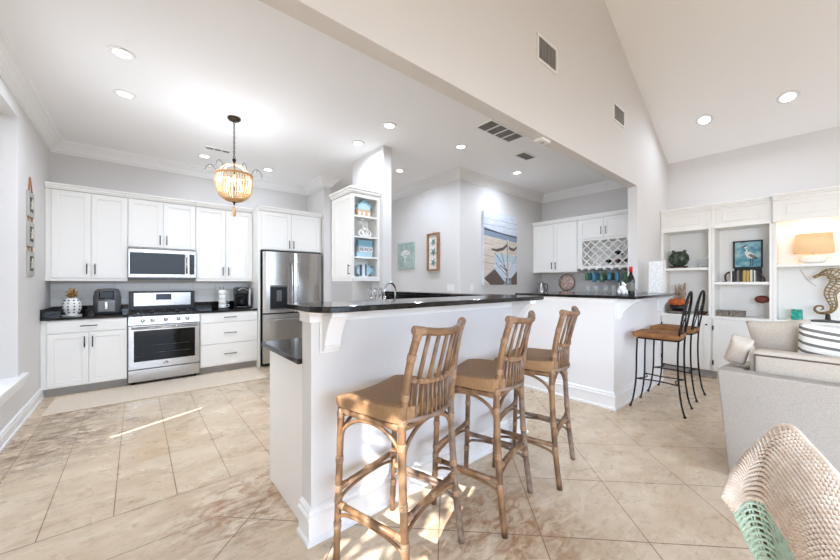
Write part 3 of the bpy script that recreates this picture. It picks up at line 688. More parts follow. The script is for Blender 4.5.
# faucet
t = thing('faucet', 'chrome gooseneck kitchen faucet behind the raised bar', 'faucet', (2.14, 2.93, .921))
b = BM(); lathe(b, [(.028, .921), (.028, .935), (.018, .95), (.016, 1.0)], (2.14, 2.93, 0), 16); obj('base', b, 'chrome', t)
b = BM()
arc = [(2.14, 2.93, .99), (2.14, 2.93, 1.2)] + [(2.14 - .0 - .085 * (1 - math.cos(k * PI / 10)), 2.93 - .02 * (1 - math.cos(k * PI / 10)) , 1.24 + .085 * math.sin(k * PI / 10)) for k in range(0, 11)] + [(1.97, 2.89, 1.17)]
tube(b, arc, .011, 10); obj('spout', b, 'chrome', t)
b = BM(); tube(b, [(1.97, 2.89, 1.19), (1.97, 2.89, 1.12)], .015, 10); obj('spray_head', b, 'chrome', t)
b = BM(); tube(b, [(2.14, 2.93, .965), (2.19, 2.90, .985), (2.21, 2.885, 1.0)], .006, 8); obj('lever', b, 'chrome', t)
t = thing('utensil_holder', 'wire holder of metal whisks on the worktop beside the stub wall', 'utensils', (2.30, 3.60, .921))
b = BM(); lathe(b, [(0, .921), (.05, .921), (.055, 1.07), (.05, 1.07), (.046, .93), (0, .93)], (2.30, 3.60, 0), 18); obj('crock', b, 'whitem', t)
for k, (dx, dy) in enumerate(((-.03, 0), (.02, .02), (.03, -.02))):
    b = BM(); px, py = 2.30 + dx * .6, 3.60 + dy * .6
    tube(b, [(px, py, .95), (px + dx, py + dy, 1.14)], .006, 6)
    for a in range(4):
        an = a * PI / 4; cx, cy = px + dx * 1.5, py + dy * 1.5
        tube(b, spline([(px + dx, py + dy, 1.14), (cx + .035 * math.cos(an), cy + .035 * math.sin(an), 1.21), (cx, cy, 1.265), (cx - .035 * math.cos(an), cy - .035 * math.sin(an), 1.21), (px + dx, py + dy, 1.14)], 4), .0025, 4)
    obj('whisk', b, 'chrome', t)

# ================================================================== OUTLETS
def outlet(F, u, v, label, w_=.075, slots=1, cat='outlet', name='wall_outlet'):
    t = thing(name, label, cat, F.p(u, v, 0))
    b = BM(); fbox(b, F, u - w_ / 2, u + w_ / 2, v - .06, v + .06, .0008, .007); obj('cover_plate', b, 'white', t, bevel=.002)
    for k in range(slots):
        uu = u + (k - (slots - 1) / 2) * .046
        b = BM(); fbox(b, F, uu - .016, uu + .016, v - .033, v + .033, .007, .0095); obj('rocker', b, 'whitem', t, bevel=.001)
FA = Fr((0, 3.70, 0), (1, 0, 0), (0, -1, 0)); FC = Fr((3.98, 0, 0), (0, -1, 0), (-1, 0, 0)); FW = Fr((6.5, 0, 0), (0, -1, 0), (-1, 0, 0))
outlet(FS, -3.87, 1.26, 'white outlet plate under the open-shelf cabinet', .12, 2)
outlet(FC, -3.90, 1.235, 'white triple switch plate below the starfish shadow box', .165, 3, 'switch', 'switch_plate')
outlet(FA, 4.28, 1.235, 'white single switch plate left of the anchor painting', .08, 1, 'switch', 'switch_plate')

# ================================================================== WALL ART
t = thing('coral_canvas', 'sage green canvas with a white coral fan on the hall wall', 'picture', (3.97, 5.08, 1.6))
b = BM(); fbox(b, FC, -5.335, -4.835, 1.59, 2.09, .001, .035); cv = obj('canvas', b, 'sage', t, bevel=.002)
b = BM(); rnd = random.Random(3)
def branch(b, F, u, v, a, L, d, n):
    u2, v2 = u + L * math.sin(a), v + L * math.cos(a); tube(b, [F.p(u, v, n), F.p(u2, v2, n)], .006 * (.75 ** (3 - d)) + .003, 5)
    if d > 0:
        for da in (-.55, 0, .5): branch(b, F, u2, v2, a + da + rnd.uniform(-.12, .12), L * .72, d - 1, n)
branch(b, FC, -5.085, 1.65, 0, .115, 3, .036); obj('coral_motif', b, 'paper', cv)
t = thing('starfish_shadow_box', 'tall wood-framed box holding three teal starfish', 'picture', (3.97, 4.30, 1.55))
b = BM(); u0, u1, v0, v1 = -4.44, -4.16, 1.535, 2.19
for a in ((u0, u0 + .025, v0, v1), (u1 - .025, u1, v0, v1), (u0 + .025, u1 - .025, v0, v0 + .025), (u0 + .025, u1 - .025, v1 - .025, v1)): fbox(b, FC, *a, .001, .06)
obj('frame', b, 'wood', t, bevel=.003)
b = BM(); fbox(b, FC, u0 + .025, u1 - .025, v0 + .025, v1 - .025, .001, .02); obj('backing', b, 'paper', t)
for z in (1.68, 1.86, 2.04):
    b = BM(); prism(b, [(-4.30 + (.075 if k % 2 == 0 else .022) * math.sin(k * PI / 5 + z), z + (.075 if k % 2 == 0 else .022) * math.cos(k * PI / 5 + z)) for k in range(10)], FC, .0205, .035); obj('starfish', b, 'star', t, bevel=.003)
b = BM(); tube(b, spline([FC.p(-4.32, 2.19, .02), FC.p(-4.30, 2.215, .02), FC.p(-4.28, 2.19, .02)], 4), .003, 5); obj('hook', b, 'bronze', t)
t = thing('beach_painting', 'large canvas of a blue boat bow with an anchor on the sand', 'picture', (5.03, 3.68, 1.28))
u0, u1, v0, v1 = 4.54, 5.52, 1.285, 2.565
b = BM(); fbox(b, FA, u0, u1, v0, v1, .001, .045, 0)
def pq(poly, mi, n=.0455):
    prism(b, [(u0 + (u1 - u0) * a, v0 + (v1 - v0) * c) for a, c in poly], FA, .045, n, mi)
pq([(0, 0), (1, 0), (1, .62), (0, .67)], 1); pq([(0, .67), (1, .62), (1, .72), (.5, .73), (0, .78)], 2)
pq([(0, .745), (1, .685), (1, .70), (0, .765)], 3, .0458)
pq([(.32, .44), (.97, .42), (1, .18), (.72, .05), (.52, .05), (.30, .22)], 5, .046)
pq([(.30, .22), (.52, .05), (.66, .0), (.45, .0)], 1, .0462)
pq([(0, .09), (.3, .22), (.62, .03), (.55, 0), (.18, 0)], 4, .0463); pq([(.72, .04), (1, .2), (1, 0), (.7, 0)], 4, .0463)
pq([(.62, .03), (.68, .14), (.74, .16), (.80, .12), (.82, 0), (.6, 0)], 2, .0466)
pq([(.24, .27), (.45, .31), (.71, .34), (1, .30), (1, .21), (.74, .07), (.60, .06)], 0, .0469); pq([(.44, .29), (.70, .20), (.69, .18), (.46, .27)], 4, .0471); pq([(.62, .10), (.70, .02), (.80, .10), (.74, .09), (.71, .07), (.67, .09)], 3, .0474)
pq([(.685, .02), (.735, .02), (.735, .63), (.71, .66), (.685, .63)], 1, .0475); pq([(.678, .02), (.690, .02), (.690, .62), (.678, .62)], 4, .0478)
pq([(.20, .50), (.36, .50), (.55, .53), (.70, .60), (.70, .56), (.56, .49), (.38, .46), (.22, .475)], 4, .047)
pq([(.70, .60), (.78, .54), (.9, .53), (1, .57), (1, .54), (.9, .49), (.77, .5), (.70, .56)], 4, .047)
for x0_, y0_, x1_, y1_ in ((.3, .44, .68, .2), (.98, .42, .74, .2), (.33, .3, .68, .12), (.5, .45, .68, .12)):
    pq([(x0_, y0_), (x0_ + .012, y0_ + .004), (x1_ + .012, y1_ + .004), (x1_, y1_)], 3, .0472)
for v_ in (.9, .82, .3, .4, .56):
    pq([(0, v_ + .004), (.26 if v_ < .6 else 1, v_ - .006), (.26 if v_ < .6 else 1, v_ - .01), (0, v_)], 2 if v_ > .6 else 4, .0474)
obj('canvas', b, ['p_sky', 'p_sand', 'p_sea', 'p_dark', 'p_brown', 'p_blue'], t)

# ================================================================== BAR NOOK
t = thing('bar_base_cabinet', 'white base cabinet along the wall behind the far bar', 'cabinet', (6.2, 2.8, 0))
b = BM(); box(b, 5.92, 6.498, 1.64, 3.698, 0, 1.028); obj('body', b, 'cab', t, bevel=.001)
Fn = Fr((5.92, 0, 0), (0, -1, 0), (-1, 0, 0))
for i in range(4):
    a = -3.68 + i * .505; door(Fn, a, a + .495, .12, 1.0, .0005, t, a + .46, .9)
b = BM(); box(b, 5.885, 6.498, 1.63, 3.698, 1.03, 1.06); o = obj('countertop', b, 'granite', bevel=.004, origin=(6.2, 2.7, 1.03)); tag(o, 'black granite counter under the wine rack, behind the far bar', 'countertop')
b = BM(); prism(b, [(3.765, 1.135), (5.46, 1.135), (5.46, 1.506), (5.056, 1.506), (5.056, 2.52), (3.765, 2.52)], FZ, 1.16, 1.19)
o = obj('bar_counter', b, 'granite', bevel=.005, origin=(4.4, 1.6, 1.16)); tag(o, 'black granite top of the far bar beside the wrought iron stools', 'countertop')
Fu = FW
b_n = .34
t = thing('wall_cabinet', 'white two-door wall cabinet left of the wine rack, above the kettle', 'cabinet', (6.3, 3.25, 1.52))
b = BM(); fbox(b, Fu, -3.698, -2.80, 1.515, 2.46, g0, b_n); obj('body', b, 'cab', t, bevel=.001)
door(Fu, -3.675, -3.245, 1.527, 2.452, b_n, t, -3.28, 1.65); door(Fu, -3.24, -2.805, 1.527, 2.452, b_n, t, -3.205, 1.65)
b = BM(); cornice(b, Fu, -3.698, -2.80, b_n + .01); obj('cornice', b, 'cab', t, bevel=.002)
t = thing('wine_cabinet', 'white wall cabinet with lattice wine rack below its doors', 'cabinet', (6.3, 2.25, 1.6))
b = BM(); fbox(b, Fu, -2.798, -1.64, 2.10, 2.46, g0, b_n); obj('body', b, 'cab', t, bevel=.001)
door(Fu, -2.76, -2.345, 2.112, 2.452, b_n, t, -2.38, 2.23); door(Fu, -2.34, -1.90, 2.112, 2.452, b_n, t, -2.305, 2.23)
door(Fu, -1.895, -1.65, 2.112, 2.452, b_n, t)
b = BM(); cornice(b, Fu, -2.798, -1.64, b_n + .01); obj('cornice', b, 'cab', t, bevel=.002)
b = BM(); fbox(b, Fu, -2.798, -2.715, 1.62, 2.10, g0, b_n); fbox(b, Fu, -1.70, -1.64, 1.62, 2.10, g0, b_n); fbox(b, Fu, -2.798, -1.64, 1.575, 1.62, g0, b_n); fbox(b, Fu, -2.715, -1.70, 1.62, 2.10, g0, .012); fbox(b, Fu, -2.715, -1.70, 2.07, 2.10, .012, b_n)
obj('rack_box', b, 'cab', t, bevel=.001)
b = BM(); lv0, lv1, lu0, lu1 = 1.62, 2.07, -2.715, -1.70
sp = .145
for s_ in (1, -1):
    for k in range(-6, 14):
        c0 = lu0 + k * sp      # line u = c0 + s*(v-lv0)
        pts = []
        v_a, v_b = lv0, lv1
        ua, ub = (c0, c0 + (lv1 - lv0)) if s_ == 1 else (c0, c0 - (lv1 - lv0))
        # clip to the opening
        def clip(ua, va, ub, vb):
            t0, t1 = 0., 1.
            for lo_, hi_ in ((lu0, lu1),):
                d = ub - ua
                if abs(d) < 1e-9: return None
                ta, tb = (lo_ - ua) / d, (hi_ - ua) / d
                t0, t1 = max(t0, min(ta, tb)), min(t1, max(ta, tb))
            return (ua + (ub - ua) * t0, va + (vb - va) * t0, ua + (ub - ua) * t1, va + (vb - va) * t1) if t1 > t0 + .03 else None
        q = clip(ua, v_a, ub, v_b)
        if q:
            d = Vector((q[2] - q[0], q[3] - q[1])).normalized(); nx, ny = -d.y * .008, d.x * .008
            prism(b, [(q[0] + nx, q[1] + ny), (q[0] - nx, q[1] - ny), (q[2] - nx, q[3] - ny), (q[2] + nx, q[3] + ny)], Fu, .30 if s_ == 1 else .29, .325 if s_ == 1 else .315)
obj('lattice', b, 'cab', t)
# bottles lying in the rack
for (u, v, m2, lab) in ((-2.325, 1.70, 'bplast', 'dark wine bottle lying left of the pink-capped one in the rack'), (-2.18, 1.70, 'pink', 'wine bottle with pink foil cap lying in the lattice rack'), (-2.04, 1.70, 'bplast', 'dark wine bottle lying right of the pink-capped one in the rack'), (-2.18, 1.845, 'bplast', 'dark wine bottle lying above the pink-capped one in the rack')):
    t = thing('wine_bottle', lab, 'bottle', Fu.p(u, v, .1), 'wine bottles in the lattice rack')
    b = BM(); lathe(b, [(0, 0), (.036, 0), (.036, .17), (.015, .215), (.014, .25), (0, .25)], Fu.p(u, v, .013), 16, axis=(-1, 0, 0)); obj('bottle_body', b, 'wine', t)
    b = BM(); lathe(b, [(.017, .235), (.018, .272), (0, .273)], Fu.p(u, v, .013), 14, axis=(-1, 0, 0)); obj('foil_cap', b, m2, t)
# hanging stemware
t = thing('stemware_rack', 'slotted rail under the wine cabinet that stemware hangs from', 'rack', (6.3, 2.2, 1.555))
b = BM()
for k in range(9): fbox(b, Fu, -2.74 + k * .125, -2.70 + k * .125, 1.548, 1.5745, .05, .335)
obj('rail', b, 'cab', t)
cols = ['glassg', 'glassb', 'glassg', 'glassb', 'glassb', 'glassg', 'glassg', 'clear']
names = ['first', 'second', 'third', 'fourth', 'fifth', 'sixth', 'seventh', 'eighth']
cname = {'glassg': 'green', 'glassb': 'blue', 'clear': 'clear'}
for k in range(8):
    for row, nn in enumerate((.27, .13)):
        m_ = cols[(k + row * 3) % 8] if not (row == 0 and k in (1, 3, 4)) else 'glassb'
        u = -2.655 + k * .125
        t = thing('wine_glass', '%s wine glass hanging %s from the left in the %s row of the stem rack' % (cname[m_], names[k], ('front', 'back')[row]), 'glass', Fu.p(u, 1.55, nn), 'stemware hanging under the wine rack')
        p = Fu.p(u, 0, nn)
        long = .03 if (k in (1, 2, 4, 5) and row == 0) else 0
        b = BM(); lathe(b, [(.033, 1.5795), (.033, 1.576), (.006, 1.57), (.0035, 1.555), (.0035, 1.545), (.006, 1.536)], (p.x, p.y, -.028), 14); obj('stem', b, m_, t)
        b = BM(); lathe(b, [(.006, 1.5355), (.026, 1.522), (.037, 1.49), (.038, 1.43 - long), (.035, 1.395 - long), (.033, 1.395 - long), (.036, 1.43 - long), (.035, 1.488), (.024, 1.518), (0, 1.528)], (p.x, p.y, -.028), 16); obj('bowl', b, m_, t)
# standing glasses on the counter
for k, (x, y) in enumerate(((6.02, 2.55), (6.02, 2.42), (6.05, 2.28), (6.02, 2.14), (6.06, 2.0))):
    t = thing('standing_glass', 'clear stemmed glass standing %s from the left on the nook counter' % names[k], 'glass', (x, y, 1.061), 'clear glasses standing on the nook counter')
    b = BM(); lathe(b, [(0, 1.061), (.035, 1.061), (.034, 1.064), (.005, 1.07), (.004, 1.15)], (x, y, 0), 14); obj('stem', b, 'clear', t)
    b = BM(); lathe(b, [(.004, 1.1505), (.03, 1.17), (.038, 1.21), (.034, 1.27), (.032, 1.27), (.036, 1.21), (.028, 1.172), (0, 1.155)], (x, y, 0), 16); obj('bowl', b, 'clear', t)
t = thing('kettle', 'brushed steel jug on the nook counter beneath the wall cabinet', 'jug', (6.15, 3.50, 1.061))
b = BM(); lathe(b, [(0, 1.061), (.085, 1.061), (.095, 1.09), (.09, 1.17), (.065, 1.27), (.05, 1.31), (.03, 1.335), (.012, 1.34), (.012, 1.36), (0, 1.365)], (6.15, 3.50, 0), 24); obj('body', b, 'steel', t)
b = BM(); tube(b, spline([(6.13, 3.44, 1.29), (6.10, 3.37, 1.30), (6.09, 3.34, 1.22), (6.11, 3.405, 1.11)], 5), .009, 8); obj('handle', b, 'bplast', t)
b = BM(); tube(b, [(6.17, 3.56, 1.25), (6.18, 3.605, 1.30)], [.018, .01], 8); obj('spout', b, 'steel', t)
t = thing('decorative_plate', 'round copper and white patterned plate on the nook wall', 'plate', (6.46, 3.15, 1.32))
b = BM(); lathe(b, [(0, 0), (.10, .0), (.158, .022), (.161, .026), (.095, .008), (0, .008)], (6.485, 3.15, 1.325), 36, axis=(-1, 0, 0)); pl = obj('dish', b, 'copper', t)
b = BM(); tube(b, [(6.463, 3.15 + .158 * math.cos(k * PI / 18), 1.325 + .158 * math.sin(k * PI / 18)) for k in range(36)], .006, 6, closed=True); obj('rim', b, 'rust', pl)
b = BM(); box(b, 6.484, 6.499, 3.11, 3.19, 1.28, 1.37); obj('wall_hook', b, 'bronze', t)
# wine bottle on the bar with its holder
bx, by = 4.21, 1.32
t = thing('wine_bottle', 'dark wine bottle with red cap standing at the bar corner', 'bottle', (bx, by, 1.191))
b = BM(); lathe(b, [(0, 1.191), (.036, 1.191), (.038, 1.20), (.038, 1.36), (.03, 1.39), (.0155, 1.42), (.0145, 1.44)], (bx, by, 0), 20); obj('bottle_body', b, 'wine', t)
b = BM(); lathe(b, [(.0385, 1.235), (.0385, 1.325), (.0383, 1.325), (.0385, 1.235)], (bx, by, 0), 20, cap=False); obj('paper_label', b, 'bookg', t)
b = BM(); lathe(b, [(.0175, 1.4405), (.018, 1.50), (.015, 1.505), (0, 1.505)], (bx, by, 0), 16); obj('red_cap', b, 'red', t)
t = thing('dog_bottle_holder', 'white and black dog-shaped holder around the red-capped bottle', 'ornament', (bx - .1, by + .02, 1.191))
def blob(bm, pts, mi=0): tube(bm, spline([p[:3] for p in pts], 4), [0] * 0 or None, mi) if False else None
b = BM()
ball(b, (bx - .11, by + .05, 1.25), .05, .04, .045, mi=0); ball(b, (bx - .085, by + .06, 1.305), .033, .03, .03); ball(b, (bx - .125, by + .06, 1.315), .012, .01, .024, mi=1); ball(b, (bx - .065, by + .035, 1.32), .012, .01, .02, mi=1)
ball(b, (bx - .10, by + .03, 1.30), .016, .018, .014)
obj('body', b, ['whitem', 'bplast'], t)
for dx, dy in ((-.145, .03), (-.085, .02), (-.14, .075), (-.08, .08)):
    b = BM(); tube(b, [(bx + dx, by + dy, 1.24), (bx + dx - .01, by + dy - .012, 1.1975)], [.016, .013], 8); obj('leg', b, 'whitem', t)
b = BM(); tube(b, spline([(bx - .06, by + .06, 1.25), (bx - .02, by + .075, 1.29), (bx + .05, by + .06, 1.31), (bx + .09, by + .02, 1.29), (bx + .08, by - .03, 1.24), (bx + .05, by - .045, 1.20)], 5), .004, 6); obj('wire_loop', b, 'steeld', t)
t = thing('mosaic_lantern', 'tall white mosaic tile column standing on the far bar', 'lantern', (5.14, 1.31, 1.191))
b = BM(); box(b, 5.06, 5.22, 1.23, 1.39, 1.191, 1.206); obj('base', b, 'whitem', t, bevel=.003)
b = BM(); box(b, 5.065, 5.215, 1.235, 1.385, 1.2065, 1.60); obj('tile_shaft', b, 'tile', t, bevel=.003)

# ================================================================== CHANDELIER
CX, CY2 = .82, 4.13
t = thing('chandelier', 'amber bead basket chandelier hanging from the kitchen ceiling', 'chandelier', (CX, CY2, ZC))
b = BM(); lathe(b, [(0, ZC - .001), (.065, ZC - .001), (.065, ZC - .015), (.05, ZC - .03), (.012, ZC - .035), (0, ZC - .045)], (CX, CY2, 0), 24); obj('canopy', b, 'bronze', t)
b = BM()
z = ZC - .04; k = 0
while z > 2.71:
    pts = []
    for j in range(10):
        a = 2 * PI * j / 10; dx = .009 * math.cos(a); dz = .018 * math.sin(a)
        pts.append((CX + (dx if k % 2 == 0 else 0), CY2 + (0 if k % 2 == 0 else dx), z - .014 + dz))
    tube(b, pts, .0032, 5, closed=True); z -= .027; k += 1
obj('chain', b, 'bronze', t)
b = BM(); lathe(b, [(0, 2.70), (.016, 2.69), (.02, 2.67), (.01, 2.65), (.008, 2.27), (.02, 2.24), (.03, 2.215), (.01, 2.205), (.006, 2.18), (0, 2.175)], (CX, CY2, 0), 14); obj('stem', b, 'bronze', t)
prof = [(.170, 2.505), (.178, 2.44), (.176, 2.38), (.16, 2.315), (.125, 2.265), (.08, 2.235), (.03, 2.22)]
strand = None
NS = 38
for k in range(NS):
    a = 2 * PI * k / NS
    if strand is None:
        path = spline([(CX + r_, CY2, z_) for r_, z_ in prof], 7)
        b = BM(); tube(b, path, [.0085 if i % 2 == 0 else .0045 for i in range(len(path))], 7)
        strand = obj('bead_strand', b, 'bead', t); o = strand
    else:
        o = strand.copy(); COL.objects.link(o); o.parent = t
    o.rotation_euler = (0, 0, a)
b = BM(); tube(b, [(CX + .175 * math.cos(i * PI / 18), CY2 + .175 * math.sin(i * PI / 18), 2.51) for i in range(36)], .013, 8, closed=True); obj('rim', b, mat('rim_tan', (190, 140, 92), .5, bump=.4, bscale=90), t)
for k in range(6):
    a = 2 * PI * k / 6 + .3; c_, s_ = math.cos(a), math.sin(a)
    b = BM(); tube(b, spline([(CX + r_ * c_, CY2 + r_ * s_, z_) for r_, z_ in ((.012, 2.62), (.07, 2.615), (.13, 2.565), (.17, 2.515))], 6), .006, 6); obj('crown_strand', b, 'bead', t)
for k in range(6):
    a = 2 * PI * k / 6 + .75; c_, s_ = math.cos(a), math.sin(a)
    b = BM(); tube(b, spline([(CX + r_ * c_, CY2 + r_ * s_, z_) for r_, z_ in ((.165, 2.515), (.19, 2.58), (.225, 2.60), (.26, 2.575), (.275, 2.535))], 6), .003, 5); cw = obj('curled_wire', b, 'bronze', t)
    b = BM(); ball(b, (CX + .275 * c_, CY2 + .275 * s_, 2.52), .009, .009, .016, 8, 6); ball(b, (CX + .225 * c_, CY2 + .225 * s_, 2.58), .008, .008, .013, 8, 6); obj('crystal_drop', b, 'clear', cw)
for k in range(3):
    a = 2 * PI * k / 3 + .4; x, y = CX + .06 * math.cos(a), CY2 + .06 * math.sin(a)
    b = BM(); lathe(b, [(.009, 2.37), (.009, 2.425)], (x, y, 0), 8); cn = obj('candle_socket', b, 'whitem', t)
    b = BM(); lathe(b, [(0, 2.425), (.012, 2.435), (.016, 2.455), (.008, 2.485), (0, 2.50)], (x, y, 0), 10); obj('bulb', b, 'bulb', cn)
    b = BM(); tube(b, spline([(CX, CY2, 2.33), (CX + .035 * math.cos(a), CY2 + .035 * math.sin(a), 2.325), (x, y, 2.37)], 4), .004, 5); obj('socket_arm', b, 'bronze', cn)
b = BM(); lathe(b, [(0, 2.175), (.012, 2.16), (.018, 2.12), (.02, 2.08), (.01, 2.055), (0, 2.05)], (CX, CY2, 0), 12); obj('tassel_drop', b, 'bead', t)
lamp('chandelier_light', 'POINT', (0, 0, 2.46 - ZC), (0, 0, 0), 20, (.88, .96, 1.07), parent=t, shadow_soft_size=.05)

# ================================================================== CEILING FIXTURES
def recessed(p, label, tilt=0, power=11.5, size=.075):
    t = thing('recessed_light', label, 'ceiling light', p, 'recessed ceiling lights')
    b = BM(); r_ = size
    lathe(b, [(r_ * .74, -.004), (r_ * .78, -.010), (r_ * 1.05, -.008), (r_ * 1.12, -.001), (r_ * .74, -.004)], p, 28, cap=False); obj('trim_ring', b, 'trim', t)
    b = BM(); lathe(b, [(0, -.0035), (r_ * .735, -.0035), (r_ * .735, -.001), (0, -.001)], p, 24); obj('diffuser', b, 'glow', t)
    l = lamp('downlight', 'AREA', (0, 0, -.014), (0, 0, 0), power, (.85, .96, 1.15), parent=t, shape='DISK', size=.11, spread=R(165))
    if tilt: t.rotation_euler = (0, tilt, 0)
    return t
for p, lab in (((-.088, 3.532), 'round recessed light nearest the left wall, closest to the camera'), ((-.085, 4.283), 'round recessed light nearest the left wall, second from the camera'), ((.744, 5.647), 'round recessed light beside the slim air vent above the range'),
               ((1.608, 5.664), 'round recessed light above the refrigerator cabinet side panel'), ((2.194, 3.83), 'round recessed light just left of the tall stub wall'), ((2.226, 3.167), 'round recessed light above the peninsula in front of the stub wall'),
               ((3.246, 4.338), 'round recessed light just right of the tall stub wall'), ((3.297, 3.041), 'round recessed light between the stub wall and the big ceiling grille'), ((4.782, 3.163), 'round recessed light above the boat painting')):
    recessed((p[0], p[1], ZC), lab, 0, 2.5 if p[1] > 5 else 12)
tl = math.atan(.4935)
recessed((5.879, .958, zv(5.879)), 'round recessed light in the vaulted ceiling nearer the header wall', tl, 5, .085)
recessed((5.891, .196, zv(5.891)), 'round recessed light in the vaulted ceiling farther right', tl, 5, .085)
FCe = Fr((0, 0, ZC), (1, 0, 0), (0, 0, -1), (0, 1, 0))
def grille(F, u0, u1, v0, v1, bars, label, along='u', name='air_vent', fw=.018, panels=1):
    t = thing(name, label, 'vent', F.p((u0 + u1) / 2, (v0 + v1) / 2, 0), None)
    b = BM()
    for a in ((u0, u0 + fw, v0, v1), (u1 - fw, u1, v0, v1), (u0 + fw, u1 - fw, v0, v0 + fw), (u0 + fw, u1 - fw, v1 - fw, v1)): fbox(b, F, *a, .0008, .012)
    for k in range(1, panels):
        uu = u0 + fw + (u1 - u0 - 2 * fw) * k / panels; fbox(b, F, uu - .008, uu + .008, v0 + fw, v1 - fw, .0008, .012)
    obj('frame', b, 'trim', t, bevel=.001)
    b = BM(); fbox(b, F, u0 + fw, u1 - fw, v0 + fw, v1 - fw, .0008, .002); obj('backing', b, 'slot', t)
    b = BM(); L_ = (u1 - u0 - 2 * fw) if along == 'v' else (v1 - v0 - 2 * fw)
    for k in range(bars):
        c_ = (k + .5) / bars * L_
        if along == 'v':
            uu = u0 + fw + c_; fbox(b, F, uu - L_ / bars * .2, uu + L_ / bars * .2, v0 + fw, v1 - fw, .002, .008)
        else:
            vv = v0 + fw + c_; fbox(b, F, u0 + fw, u1 - fw, vv - L_ / bars * .2, vv + L_ / bars * .2, .002, .008)
    obj('louvre', b, 'louvre', t)
grille(FCe, .69, 1.0, 5.19, 5.31, 2, 'slim white air vent in the ceiling behind the chandelier', 'u', panels=3)
grille(FCe, 3.0, 3.66, 2.30, 2.55, 14, 'large four-panel return air grille in the ceiling by the header', 'u', panels=4)
grille(FCe, 4.08, 4.40, 2.58, 2.76, 6, 'small square air vent in the ceiling beyond the large grille', 'u')
FH = Fr((0, YH0, 0), (1, 0, 0), (0, -1, 0))
grille(FH, 2.57, 2.90, 3.21, 3.435, 12, 'larger air vent high on the header wall', 'v')
grille(FH, 4.22, 4.575, 3.22, 3.43, 12, 'smaller-looking air vent on the header wall nearer the bookcase', 'v')
t = thing('motion_sensor', 'small white box sensor under the header beam', 'sensor', (2.78, 1.57, 2.606))
b = BM(); box(b, 2.70, 2.84, 1.53, 1.61, 2.58, 2.6055); obj('housing', b, 'whitem', t, bevel=.006)
b = BM(); lathe(b, [(0, 2.576), (.015, 2.578), (.02, 2.5795), (0, 2.5796)], (2.77, 1.57, 0), 12); obj('lens', b, 'plaque', t)

# ================================================================== BOOKCASE WALL
FBk = Fr((6.5, 0, 0), (0, -1, 0), (-1, 0, 0))          # u=-y ; n from the wall toward -x
DB = .40
def bookcase(u0, u1, label, shelves, proud, doors, pil=None):
    t = thing('bookcase', label, 'bookcase', (6.35, -(u0 + u1) / 2, 0))
    s_ = .03
    b = BM(); fbox(b, FBk, u0, u1, .10, .83, g0, DB); obj('base_body', b, 'cab', t, bevel=.001)
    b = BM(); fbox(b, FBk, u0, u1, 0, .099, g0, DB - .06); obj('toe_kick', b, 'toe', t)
    b = BM(); fbox(b, FBk, u0, u1, .8305, .862, g0, DB + .03); obj('counter', b, 'cab', t, bevel=.004)
    b = BM(); fbox(b, FBk, u0, u0 + s_, .8625, 2.08, g0, DB); fbox(b, FBk, u1 - s_, u1, .8625, 2.08, g0, DB); fbox(b, FBk, u0 + s_, u1 - s_, .8625, 2.08, g0, .015); obj('upright', b, 'cab', t, bevel=.001)
    for z in shelves:
        b = BM(); fbox(b, FBk, u0 + s_ + .001, u1 - s_ - .001, z - .035, z, .016, DB - .012); obj('shelf', b, 'cab', t, bevel=.002)
    b = BM(); n = DB + proud
    fbox(b, FBk, u0, u1, 2.0805, 2.405, g0, n); fbox(b, FBk, u0, u1, 2.075, 2.10, n, n + .022); fbox(b, FBk, u0, u1, 2.10, 2.118, n, n + .01)
    fbox(b, FBk, u0, u1, 2.335, 2.365, n, n + .02); fbox(b, FBk, u0, u1, 2.365, 2.39, n, n + .04); fbox(b, FBk, u0, u1, 2.39, 2.412, n, n + .055)
    for pu in ((u0, u0 + .075), (u1 - .075, u1)) if pil is None else pil:
        fbox(b, FBk, pu[0], pu[1], 2.118, 2.335, n, n + .02); fbox(b, FBk, pu[0], pu[1], 2.0805, 2.118, n, n + .036)
        fbox(b, FBk, pu[0], pu[1], 2.335, 2.365, n, n + .04); fbox(b, FBk, pu[0], pu[1], 2.365, 2.39, n, n + .06); fbox(b, FBk, pu[0], pu[1], 2.39, 2.4125, n, n + .078)
    fr = obj('frieze', b, 'cab', t, bevel=.002)
    b = BM(); m_ = .115
    for a in ((u0 + m_, u1 - m_, 2.275, 2.295), (u0 + m_, u1 - m_, 2.155, 2.175), (u0 + m_, u0 + m_ + .02, 2.175, 2.275), (u1 - m_ - .02, u1 - m_, 2.175, 2.275)): fbox(b, FBk, *a, n, n + .010)
    obj('raised_panel', b, 'cab', fr, bevel=.003)
    for a, c, hside in doors:
        d = door(FBk, a, c, .115, .815, DB, t, rail=.06)
        kx = c - .03 if hside > 0 else a + .03
        b = BM(); lathe(b, [(.006, 0), (.006, .012), (.012, .016), (.013, .024), (0, .028)], FBk.p(kx, .74, DB + .02), 12, axis=(-1, 0, 0)); obj('knob', b, 'black', d)
        hx = a - .001 if hside > 0 else c + .001
        for z in (.22, .70):
            b = BM(); fbox(b, FBk, hx - .008, hx + .008, z - .03, z + .03, DB + .0, DB + .024); obj('hinge', b, 'black', d)
bookcase(-1.505, -.921, 'white built-in bookcase next to the header wall, with green vase', (1.54,), 0, [(-1.49, -.94, 1)], pil=((-.965, -.921),))
bookcase(-.919, -.331, 'middle white built-in bookcase holding the heron painting and books', (1.335,), .0, [(-.90, -.35, 1)], pil=((-.919, -.875),))
bookcase(-.329, 1.25, 'widest white built-in bookcase, with the lit lamp and seahorse', (1.556,), .06, [(-.31, .2, -1), (.21, .72, 1), (.73, 1.23, -1)], pil=((-.329, -.27),))
